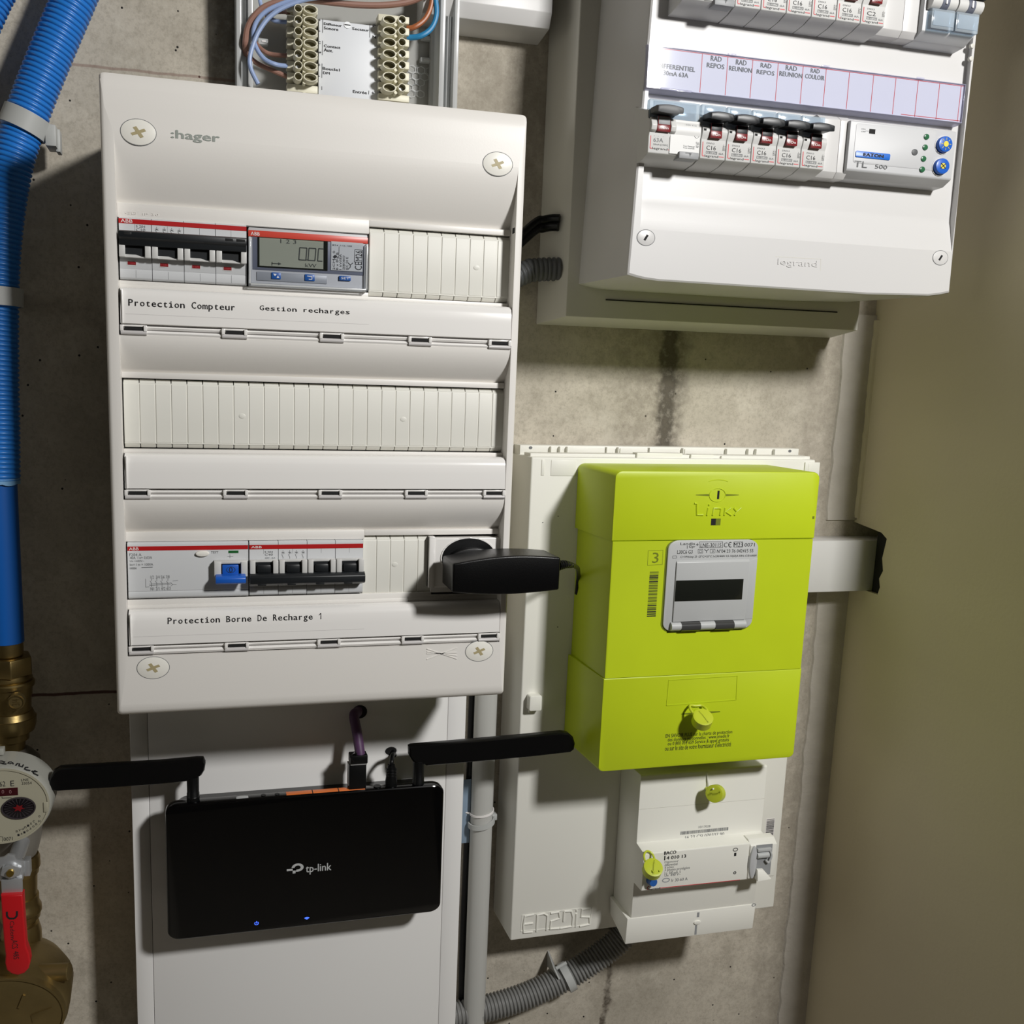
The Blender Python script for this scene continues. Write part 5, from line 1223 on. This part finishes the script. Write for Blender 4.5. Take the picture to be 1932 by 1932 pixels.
bm = new(); path = spline([(231, 104, at(868, 1914, 104)[1]), a3(930, 1899, 104), a3(1000, 1876, 104), a3(1070, 1842, 104), a3(1130, 1804, 104), a3(1172, 1770, 104), a3(1192, 1742, 104)], 14)
corrugated(bm, path, 10.8, 3.15, 1.5, 30)
single('corrugated_conduit', bm, 'conduit_grey', 'thick grey corrugated conduit curving from trunking up to the meter panel', 'conduit')
# its clamp
cl = thing('conduit_clamp', 'grey clamp with pointed wall lug around the curving grey conduit', 'pipe clip', (330, YW, -470))
c0 = Vector(a3(1070, 1843, 104)); tg = (Vector(a3(1100, 1824, 104)) - Vector(a3(1040, 1858, 104))).normalized(); side_ = Vector((0, 1, 0)); upv = side_.cross(tg) * -1
if upv.z < 0: upv = -upv
bm = new(); R = 12.2; L = []
for k in range(25):
    a = math.radians(-60 + 300 * k / 24)
    dv = -side_ * math.sin(a + PI / 2 - PI / 2) + upv * math.cos(a)
    for_ = c0 + dv * R; inn_ = c0 + dv * (R - 1.4)
    L.append([tuple(for_ - tg * 3.2), tuple(for_ + tg * 3.2), tuple(inn_ + tg * 3.2), tuple(inn_ - tg * 3.2)])
poly(bm, L); obj('strap', bm, 'clamp_grey', cl)
bm = new(); top = c0 + upv * 12
for s in (-1,):
    b = top + tg * (s * 5 - 3); 
    fs = poly(bm, [[tuple(b + upv * 6 - side_ * 6), tuple(b - upv * 3 - side_ * 9), (b - upv * 6).to_tuple(), (b.x, YW, b.z - 6), (b.x, YW, b.z + 8)], [tuple(b + tg * 1.2 + upv * 6 - side_ * 6), tuple(b + tg * 1.2 - upv * 3 - side_ * 9), (b + tg * 1.2 - upv * 6).to_tuple(), (b.x + 1.2, YW, b.z - 6), (b.x + 1.2, YW, b.z + 8)]])
tube(bm, [top - tg * 6 + upv * 3 - side_ * 3, top + tg * 4 + upv * 3 - side_ * 3], 1.5, 10)
obj('wall_lug', bm, 'clamp_grey', cl)

# ------------------------------------------------------------------ clear alarm box behind the top of the three-row board
t = thing('alarm_box', 'open clear alarm box with two cream terminal strips above the three-row board', 'alarm box', (140, YW, 188))
zlo, zhi = 188, 330
def pX(px_, Y): return at(px_, 100, Y)[0]
bm = new()
xa, xb = pX(447, 108), pX(862, 108)
box(bm, pX(470, 113), pX(842, 113), 112.5, 114.5, zlo, zhi, 0)
obj('clear_base', bm, 'clear_tray', t, label='clear plastic back of the box')
for s, cells in ((0, ((446, 455), (455, 466), (468, 477))), (1, ((828, 838), (846, 853), (855, 864)))):
    bm = new()
    for k, (a, b) in enumerate(cells): box(bm, pX(a, 92), pX(b, 92), 90 + (k % 2) * 6, 118, zlo, zhi, 0.4)
    obj('clear_rim', bm, 'clear_rib', t)
bm = new(); box(bm, pX(812, 108), pX(831, 108), 106, 112, zlo, at(820, -30, 108)[1], 0.6); obj('clear_channel', bm, 'clear_rib', t)
bm = new()
YH = 112
for hx_, hy_ in ((777, 131), (794, 133), (810, 135), (785, 144), (801, 146), (777, 155), (793, 156), (785, 166), (776, 177), (793, 178)):
    X, Z = at(hx_, hy_, YH); h = ell(X, Z, 3.2, 2.7, 6, 30, 390); hi = ell(X, Z, 2.8, 2.3, 6, 30, 390)
    poly(bm, [[(x, YH - 0.8, z_) for x, z_ in h], [(x, YH - 0.8, z_) for x, z_ in hi], [(x, YH, z_) for x, z_ in hi]], False, False)
obj('honeycomb', bm, 'clear_rib', t)
for tl, br in (((795, 67), (819, 78)), ((793, 108), (818, 120)), ((487, 72), (506, 86))):
    bm = new(); x0, x1, z0, z1 = rc(tl, br, 109); box(bm, x0, x1, 108, 112, z0, z1, 0.5, mi=0); box(bm, x0 + 2, x1 - 1.5, 107.6, 109, z0 + 1.4, z1 - 1.2, 0.2, mi=1); obj('cable_anchor', bm, ['clear_rib', 'white_ink'], t)
bm = new(); X, Z = at(823, 178, 111); disc(bm, X, Z - 3, 3.8, 3.4, 111.2, 112, 0, 0); box(bm, X - 1.8, X + 1.8, 111.2, 112, Z - 2, Z + 4.5, 0.4, mi=0); obj('keyhole', bm, 'ink_grey', t)
bm = new(); x0, x1, z0, z1 = rc((548, 34), (758, 200), 96); box(bm, x0, x1, 97, 111, max(zlo + 0.5, z0), z1, 0.4); obj('module_base', bm, 'conduit_dark', t)
bm = new(); YC = 92; x0, x1, z0, z1 = rc((602, 36), (716, 190), YC); z0 = max(z0, zlo); box(bm, x0, x1, YC, YC + 4.8, z0, z1, 0.2, mi=0)
X, Z = at(655.5, 47.5, YC); disc(bm, X, Z, 2.3, 2.0, YC - 0.4, YC, 0.2, 1, 20); box(bm, X - 2, X + 2, YC - 0.5, YC - 0.4, Z - 0.3, Z + 0.3, mi=2)
for s, tl, br in (('Diffuseur', (611, 42.5), (645, 51)), ('Sonore', (611, 50), (638, 58.5)), ('Secteur', (664.5, 51.5), (696, 60)), ('Contact', (611, 84), (642, 92.5)), ('Aux.', (611, 91), (628, 99)), ('Boucle1', (609, 126.5), (641, 135)), ('DM', (609.5, 135), (622, 141)), ('Entrée', (666, 170), (692, 178)),
                  ('+', (600.5, 35.5), (605, 40)), ('-', (601, 58), (604, 59.5)), ('C', (600, 78), (605, 83)), ('O/F', (597, 97), (606, 101)), ('+', (599.5, 120), (604, 125)), ('-', (600, 143), (603, 144.5)), ('P', (703.5, 46), (708.5, 51.5)), ('N', (703, 67), (709, 73)), ('+', (701, 173), (706, 178))): textp(bm, s, tl, br, YC, 2, bold=0.12)
for p in (((609, 35), (608.5, 62)), ((608.5, 77), (608, 104)), ((607.5, 120), (607, 147)), ((607, 163), (607, 170)), ((698, 45), (697.5, 71)), ((696, 171), (695.5, 178))): line(bm, p[0], p[1], YC, 0.35, 2)
obj('lettered_card', bm, ['card_white', 'steel', 'ink'], t, label='white card with black wording')
def terminal(x0, x1, y, big, small):
    bm = new(); Yb = 88; X0, X1, Z0, Z1 = rc((x0, y - 10.8), (x1, y + 10.6), Yb)
    if Z0 < zlo: Z0 = zlo
    if Z1 - Z0 < 1.5: bm.free(); return
    box(bm, X0, X1, Yb + (1.5 if big > x0 + 30 else 0), 97, Z0 + 0.15, Z1 - 0.15, 0.3, mi=0)
    for cx_, dy, rx, rz in ((big, 1.2, 4.7, 2.7), (small, -0.6 if big > small else 1.0, 2.75, 2.6)):
        X, Z = at(cx_, y + dy, 80)
        if Z - rz < zlo: continue
        R = []
        for rr, yy in ((1.0, 88), (1.0, 80.4), (0.94, 80), (0.80, 80), (0.78, 80.4)): R.append([(X + rx * rr * math.cos(2 * PI * k / 24), yy, Z + rz * rr * math.sin(2 * PI * k / 24)) for k in range(24)])
        poly(bm, R, False, False, 0); disc(bm, X, Z, rx * 0.79, rz * 0.79, 84.5, 86, 0, 1, 24)
        if cx_ == small and int(y) % 2: disc(bm, X, Z, 1.3, 1.0, 83.8, 84.5, 0, 2, 12)
    X, Z = at((big + small) / 2, y + 10, 82); tube(bm, [(X, 88, Z), (X, 82.5, Z)], 1.1, 10, 0)
    obj('terminal', bm, ['terminal_cream', 'terminal_hole', 'steel'], t)
for k in range(8): terminal(542, 600, 16 + 21.4 * k, 586, 563)
for k in range(8): terminal(714, 772, 35.5 + 21.4 * k, 735, 759)
def wire(pts, Y, r_, m, label):
    bm = new(); P = [a3(x, y, Y if len(q_) == 0 else q_[0]) for x, y, *q_ in pts]; tube(bm, spline(P, 8), r_, 10); single('wire', bm, m, label, 'wire', 'wires in the clear alarm box')
wire([(487, 159), (474, 132), (471, 112), (477, 86), (490, 56), (512, 29), (547, 9), (600, -5), (700, -12)], 82, 1.45, 'wire_blue', 'pale blue wire looping lowest, behind the top edge of the board')
wire([(545, 125, 92), (522, 122), (500, 112), (485, 93), (478, 70), (482, 45), (500, 23), (532, 7), (580, -8)], 85, 1.4, 'wire_blue', 'pale blue wire entering the left terminal strip below its two brown wires')
wire([(545, 42, 93), (522, 40), (511, 35), (503, 26, 98)], 96, 1.3, 'wire_blue', 'short pale blue wire stub at the top of the left terminal strip')
wire([(490, -8), (491, 4), (494, 12), (500, 20, 106)], 103, 1.3, 'wire_blue', 'pale blue wire dropping in at the upper corner of the clear box')
wire([(465, 108, 100), (463, 85), (466, 58), (476, 36), (498, 14), (530, 3), (570, -1), (620, 4), (670, 9), (720, 10), (770, 4), (810, -12)], 88, 2.0, 'wire_brown', 'thick dusty brown wire arching over both terminal strips')
wire([(545, 146, 92), (512, 132), (486, 120), (470, 105), (462, 80), (466, 52), (480, 30), (505, 10), (540, -6)], 91, 1.5, 'wire_brown', 'dusty brown wire entering the left strip lowest of its row')
wire([(545, 105, 92), (515, 103), (497, 96), (482, 80, 100), (474, 60, 102)], 97, 1.4, 'wire_brown', 'dusty brown wire entering the left strip just above a pale blue one')
wire([(545, 23, 92), (530, 22), (515, 24), (503, 32, 104)], 98, 1.4, 'wire_brown', 'short dusty brown stub at the uppermost left terminal')
wire([(768, 54, 92), (782, 51), (800, 38), (811, 18), (816, -8)], 90, 1.7, 'wire_copper', 'copper brown wire rising from the other terminal strip')
wire([(768, 71.5, 92), (793, 68), (813, 54), (823, 28), (821, -8)], 89, 1.8, 'wire_live_blue', 'strong blue wire rising from the terminal strip beside the copper brown one')

# ------------------------------------------------------------------ water pipe down the side
YP = 90
bm = new(); path = spline([a3(176, -90, YP), a3(140, -2, YP), a3(93, 110, YP), a3(52, 215, YP), a3(22, 310, YP), a3(4, 420, YP), a3(-4, 540, YP), a3(-4, 700, YP), a3(-2, 800, YP), a3(-1, 904, YP)], 16)
corrugated(bm, path, 12.6, 3.05, 0.9, 34)
single('corrugated_conduit', bm, 'pipe_blue', 'thick blue corrugated conduit bending down beside the three-row board', 'conduit')
# torn rim of the sleeve
bm = new(); e = Vector(a3(-1, 906, YP)); L = []
for k in range(41):
    a = 2 * PI * k / 40; hh = 1.2 + 1.1 * abs(math.sin(3.1 * a + 0.4)) + random.uniform(0, 0.6); c_, s_ = math.cos(a), math.sin(a)
    L.append([(e.x + 12.2 * c_, e.y + 12.2 * s_, e.z + 1.5), (e.x + 12.4 * c_, e.y + 12.4 * s_, e.z - hh), (e.x + 11.4 * c_, e.y + 11.4 * s_, e.z - hh), (e.x + 11.4 * c_, e.y + 11.4 * s_, e.z + 1.5)])
poly(bm, L, False, False)
w('torn_blue', (120, 170, 214), 0.5)
o_rim = single('sleeve_rim', bm, 'torn_blue', 'torn pale rim at the cut end of the thick blue conduit', 'conduit end')
bm = new(); path = spline([a3(40, -90, YP + 6), a3(-6, -30, YP + 6), a3(-40, 40, YP + 6), a3(-80, 120, YP + 6)], 12); corrugated(bm, path, 12.6, 3.05, 0.9, 30)
single('corrugated_conduit', bm, 'pipe_blue', 'blue corrugated conduit just showing in the upper corner by the concrete wall', 'conduit')
XC = e.x; 
def zp(y, px_=30): return at(px_, y, YP - 8)[1]
def rx(px_, y): return at(px_, y, YP)[0] - XC
bm = new(); tube(bm, [(XC, YP, zp(880)), (XC, YP, zp(1216))], rx(41, 1100), 32); single('water_pipe', bm, 'pipe_blue_deep', 'smooth blue water pipe between corrugated sleeve and brass fitting', 'pipe')
def clampring(name, label, p, tilt, lug):
    t = thing(name, label, 'pipe clip', (XC, YW, 0))
    c0 = Vector(a3(p[0], p[1], YP)); axv = Vector(tilt).normalized(); u = Vector((0, 1, 0)); v = axv.cross(u).normalized(); bm = new(); L = []
    for k in range(37):
        a = 2 * PI * k / 36; dv = u * math.sin(a) + v * math.cos(a)
        L.append([tuple(c0 + dv * 14.2 - axv * 5.6), tuple(c0 + dv * 14.2 + axv * 5.6), tuple(c0 + dv * 12.8 + axv * 5.6), tuple(c0 + dv * 12.8 - axv * 5.6)])
    poly(bm, L, False, False); obj('strap', bm, 'clamp_grey', t)
    bm = new()
    if lug:
        for k, (tl, br) in enumerate((((84, 233), (106, 276)), ((104, 243), (114, 287)))):
            x0, x1, z0, z1 = rc(tl, br, YP - 4 + 8 * k); box(bm, x0, x1, YP - 4 + 8 * k, YP + 14, z0, z1, 0.6)
    box(bm, c0.x - 6, c0.x + 6, YP + 13, YW, c0.z - 5, c0.z + 5, 0.5); obj('wall_lug', bm, 'clamp_grey', t)
clampring('conduit_clamp', 'light grey clamp with square lug around the bend of the thick blue conduit', (47, 232), (0.42, 0, 1), True)
clampring('conduit_clamp', 'shadowed grey clamp around the straight run of the thick blue conduit', (-2, 560), (0.02, 0, 1), False)

def lathe(bm, prof_, mi=0, n=40, y=YP):
    """prof_: (photo row, photo column of the edge)"""
    tube(bm, [(XC, y, zp(a, 30)) for a, b in prof_], [max(0.5, rx(b, a)) for a, b in prof_], n, mi)
bm = new(); lathe(bm, [(1214, 40), (1214.5, 44), (1240, 45), (1242, 43), (1243, 38)])
z1, z0 = zp(1243), zp(1277); R = rx(64, 1260)
hx_ = [(XC + R * math.cos(math.radians(a)), YP + R * math.sin(math.radians(a))) for a in range(-75, 285, 60)]
fs = poly(bm, [[(x, y, z0) for x, y in hx_], [(x, y, z1) for x, y in hx_]]); _bevel(bm, fs, 0.9)
lathe(bm, [(1277, 40), (1277.5, 55), (1281, 58), (1284, 62), (1289, 60), (1292, 50)])
single('pipe_union', bm, 'brass', 'brass hexagonal union nut under the smooth blue water pipe', 'pipe fitting')
bm = new(); lathe(bm, [(1288, 50), (1289, 63), (1292, 66), (1299, 66), (1300, 61.5), (1318, 61.5), (1319, 59.5), (1346, 59.5), (1347, 62), (1358, 67), (1359, 69), (1373, 69), (1384, 66), (1385, 57), (1391, 56), (1401, 56), (1402, 49), (1425, 48)])
X, Z = at(20, 1343, 50); tube(bm, [(X, YP - 21.6, Z), (X, YP - 16, Z)], 5.2, 24, 1, flat=(1, 1))
ring(bm, X, Z, 5.0, 4.6, 0.7, YP - 22.2, YP - 21.4, 0)
textm(bm, '3/4', X - 2.4, X + 2.4, Z - 2.2, Z + 2.2, YP - 21.6, 0, rot=90)
single('check_valve', bm, ['brass', 'brass_dull'], 'rounded brass check valve between union nut and water meter', 'valve')
t = thing('water_meter', 'round cream water meter with red-centred dial and handwriting on its rim', 'water meter', (XC, YP, zp(1600)))
bm = new(); lathe(bm, [(1420, 50), (1424, 60), (1440, 76), (1470, 82), (1560, 84), (1575, 80), (1590, 79), (1612, 74), (1622, 70), (1628, 60)]); obj('body', bm, 'meter_body', t)
YD = 36
cX, cZ = at(2, 1521, YD); RX = at(94, 1516, YD)[0] - cX; RZ = (at(2, 1450, YD)[1] - at(2, 1592, YD)[1]) / 2
bm = new(); n = 60; R = []
for s, y in ((1.04, YD + 26), (1.04, YD + 6), (1.02, YD + 1.0), (0.995, YD)): R.append([(cX + RX * s * math.cos(2 * PI * k / n), y, cZ + RZ * s * math.sin(2 * PI * k / n)) for k in range(n)])
poly(bm, R, True, False); obj('rim', bm, 'dial_ring', t)
bm = new(); ring(bm, cX, cZ, RX * 0.997, RZ * 0.997, 1.2, YD - 0.6, YD + 1, 0, 60); disc(bm, cX, cZ, RX * 0.97, RZ * 0.97, YD, YD + 3, 0, 0, 60)
textp(bm, '62', (-1, 1474.5), (10.5, 1483.5), YD, 1); textp(bm, 'E', (19.5, 1473), (27, 1483), YD, 1); textp(bm, 'LNE', (40, 1469.5), (54, 1473), YD, 1); textp(bm, '33054', (41, 1475.5), (60, 1479.5), YD, 1)
textp(bm, '0071', (7, 1580), (24, 1585.5), YD, 1); lines(bm, [(-2, 1578), (5.5, 1579), (5, 1588), (-2, 1590)], YD, 0.25, 1)
for k in range(9):
    x, y = 30 + k * 5.3, 1570 - k * 1.8 - k * k * 0.22; textp(bm, 'Bvdn1xc o'[k], (x, y - 3.6), (x + 4, y), YD, 1); 
for k in range(8):
    x, y = 33 + k * 5.6, 1577 - k * 2.0 - k * k * 0.24; textp(bm, '141030BM'[k], (x, y - 3.6), (x + 4, y), YD, 1)
lines(bm, [(4, 1503), (4, 1506), (22, 1505)], YD, 0.3, 1)
box(bm, *rc((82, 1513), (92, 1531), YD)[:2], YD - 0.8, YD, *rc((82, 1513), (92, 1531), YD)[2:], 0.3, mi=0)
obj('face', bm, ['dial_cream', 'ink'], t, label='cream dial face with black lettering')
bm = new(); pbox(bm, (-12, 1489), (34, 1500), YD - 0.3, YD, 0, 0)
for k, s in enumerate(('0', '0')): textp(bm, s, (3 + 14 * k, 1490.5), (8 + 14 * k, 1497), YD - 0.3, 1)
w('counter_red', (62, 18, 24), 0.25); w('counter_digit', (150, 110, 112), 0.5)
obj('counter_window', bm, ['counter_red', 'counter_digit'], t, label='dark red counter window')
X, Z = at(35.5, 1524, YD); rxx, rzz = at(68, 1524, YD)[0] - X, at(35, 1503.5, YD)[1] - Z
bm = new(); disc(bm, X, Z, rxx, rzz, YD - 0.5, YD, 0.2, 0, 40); ring(bm, X, Z, rxx, rzz, 0.8, YD - 0.9, YD, 2, 40)
for k in range(22):
    a = 2 * PI * k / 22; prism(bm, [(X + rxx * .3 * math.cos(a), Z + rzz * .3 * math.sin(a)), (X + rxx * .85 * math.cos(a - .04), Z + rzz * .85 * math.sin(a - .04)), (X + rxx * .85 * math.cos(a + .04), Z + rzz * .85 * math.sin(a + .04))], YD - 0.6, YD - 0.5, mi=2)
prism(bm, [(X + (rxx * (0.36 if k % 2 else 0.18)) * math.cos(PI * k / 6 + .3), Z + (rzz * (0.36 if k % 2 else 0.18)) * math.sin(PI * k / 6 + .3)) for k in range(12)], YD - 0.75, YD - 0.5, mi=1)
w('dial_black', (24, 20, 24), 0.15); w('dial_spoke', (58, 52, 56), 0.4); w('dial_red', (120, 20, 26), 0.4)
obj('star_wheel', bm, ['dial_black', 'dial_red', 'dial_spoke'], t, label='black dial with red star centre')
# handwriting on the rim, above the face
bm = new()
def pen(pts):
    P = []
    for x, y in pts:
        Xh, Zh = at(x, y, YD + 9); dx_ = (Xh - cX) / (RX * 1.04)
        P.append((Xh, YD + 9, Zh))
    n_ = len(P); P = [(a, YD + 9, cZ + RZ * 1.045 * math.sqrt(max(0, 1 - ((a - cX) / (RX * 1.04)) ** 2)) + 0.2) if False else (a, b, c_) for a, b, c_ in P]
    return P
def rimpoint(x, y):
    """where the sight line of a photo point meets the meter's rim"""
    lo, hi = YD - 2, YD + 26
    f_ = lambda Y: ((at(x, y, Y)[0] - cX) / (RX * 1.045)) ** 2 + ((at(x, y, Y)[1] - cZ) / (RZ * 1.045)) ** 2 - 1
    if f_(lo) * f_(hi) > 0: return None
    for _ in range(40):
        m_ = (lo + hi) / 2
        if f_(lo) * f_(m_) <= 0: hi = m_
        else: lo = m_
    return Vector((at(x, y, lo)[0], lo, at(x, y, lo)[1]))
for st in ([(-3, 1436.5), (3, 1436), (9, 1438), (6, 1440), (0, 1439.5), (6, 1441), (12, 1441.5)], [(22, 1437.5), (17, 1438), (15, 1440), (19, 1441), (24, 1439), (25, 1441.5)], [(30, 1444), (33, 1440.5), (37, 1441), (36, 1445), (42, 1447), (44, 1443)], [(53, 1448), (48, 1448), (47, 1451), (52, 1453), (57, 1454)], [(60, 1455), (66, 1456), (70, 1456), (66, 1454), (62, 1456), (64, 1459), (72, 1463)]):
    P = [rimpoint(x, y) for x, y in st]; P = [p for p in P if p]
    if len(P) > 1: tube(bm, P, 0.45, 6)
if len(bm.verts): obj('handwriting', bm, 'ink', t)
else: bm.free()
bm = new(); pbox(bm, (-8, 1414), (7, 1425), YD + 18, YD + 24, 0.5); obj('hinge_tab', bm, 'dial_ring', t)
# ball valve
t = thing('ball_valve', 'brass ball valve with steel nut and bright red lever hanging down', 'valve', (XC, YP, zp(1770)))
bm = new(); lathe(bm, [(1622, 60), (1624, 73), (1630, 76), (1646, 77), (1648, 75), (1658, 74), (1659, 71), (1700, 71), (1701, 74), (1716, 75), (1722, 79), (1731, 80), (1733, 78), (1742, 77), (1743, 69), (1752, 69), (1754, 74), (1770, 79), (1788, 80), (1790, 76)]); obj('body', bm, 'brass', t)
YV = 40
bm = new(); P = [(-14, 1622), (6, 1619), (14, 1613), (27, 1614), (30, 1622), (44, 1625), (46, 1637), (44, 1650), (43, 1660), (2, 1663), (-14, 1662)]; prism(bm, [at(x, y, YV) for x, y in P], YV, YV + 2.4, 0.4)
x0, x1, z0, z1 = rc((2, 1660), (43, 1692), YV - 2); box(bm, x0, x1, YV - 2.5, YV + 0.5, z0, z1, 0.4)
X, Z = at(22, 1640, YV); prism(bm, ell(X, Z, 6.4, 4.7, 6, 20, 380), YV - 4, YV, 0.6); tube(bm, [(X, YV - 3, Z), (X, YP, Z)], 5, 16)
tube(bm, [(X, YV - 6, Z), (X, YV - 3, Z)], 2.3, 12, 1)
x0, x1, z0, z1 = rc((45, 1622), (58, 1650), YV + 4); box(bm, x0, x1, YV + 2, YV + 9, z0, z1, 0.4)
obj('lever_plate', bm, ['steel', 'gold'], t, label='steel lever plate with hexagonal nut')
bm = new(); P = [(1, 1690), (43, 1688), (45, 1730), (49, 1785), (55, 1802), (57, 1815), (54, 1828), (46, 1837), (33, 1841), (21, 1838), (12, 1831), (9, 1818), (10, 1803), (7, 1780), (3, 1730)]
Pq = [at(x, y, YV - 6) for x, y in P]; prism(bm, Pq, YV - 6, YV + 1, 1.2, 3)
obj('handle', bm, 'valve_red', t, label='bright red lever handle')
bm = new(); textp(bm, 'Cadem', (18.5, 1738), (28.5, 1772), YV - 6, 0, rot=-90); textp(bm, 'ACS', (22, 1774), (34, 1789), YV - 6, 0, rot=-90); textp(bm, '485', (25, 1795), (36, 1809), YV - 6, 0, rot=-90)
lines(bm, [(13, 1720), (13, 1728), (17, 1733), (27, 1733), (32, 1728), (32, 1719)], YV - 6, 1.2, 0); obj('printed_marking', bm, 'ink', t)
# pressure reducer at the foot
t = thing('pressure_reducer', 'big brass pressure reducer with round cover at the foot of the pipe', 'valve', (XC, YP, zp(1990)))
bm = new(); lathe(bm, [(1792, 70), (1796, 76), (1800, 78), (1806, 82), (1812, 84), (1822, 82), (1836, 80), (1860, 84), (1990, 84)])
cXr, cZr = at(2, 1925, 40); RXr = at(124, 1925, 40)[0] - cXr; RZr = at(2, 1845, 40)[1] - cZr
R = []
for s, y in ((0.8, YP + 10), (1.0, YP - 6), (1.03, 58), (1.03, 48), (1.0, 44)): R.append([(cXr + RXr * s * math.cos(2 * PI * k / 56), y, cZr + RZr * s * math.sin(2 * PI * k / 56)) for k in range(56)])
poly(bm, R); obj('body', bm, 'brass_dull', t)
bm = new(); disc(bm, cXr, cZr, RXr * 0.97, RZr * 0.97, 40, 46, 1.2, 0, 56); ring(bm, cXr, cZr, RXr, RZr, 1.6, 39, 46, 0, 56)
line(bm, (46, 1876), (36, 1900), 40, 1.6, 0, 1.4); prism(bm, [at(x, y, 40) for x, y in ((62, 1929), (98, 1900), (78, 1907), (58, 1915))], 39.2, 40, 0.2); obj('cover_disc', bm, 'brass_dull', t)
bm = new(); p0 = Vector(a3(70, 1838, 56)); p1 = Vector(a3(131, 1833, 52)); tube(bm, [p0, p0.lerp(p1, .3), p0.lerp(p1, .98), p1], [6.6, 6.2, 5.6, 5.0], 20); obj('side_port', bm, 'brass_dull', t)
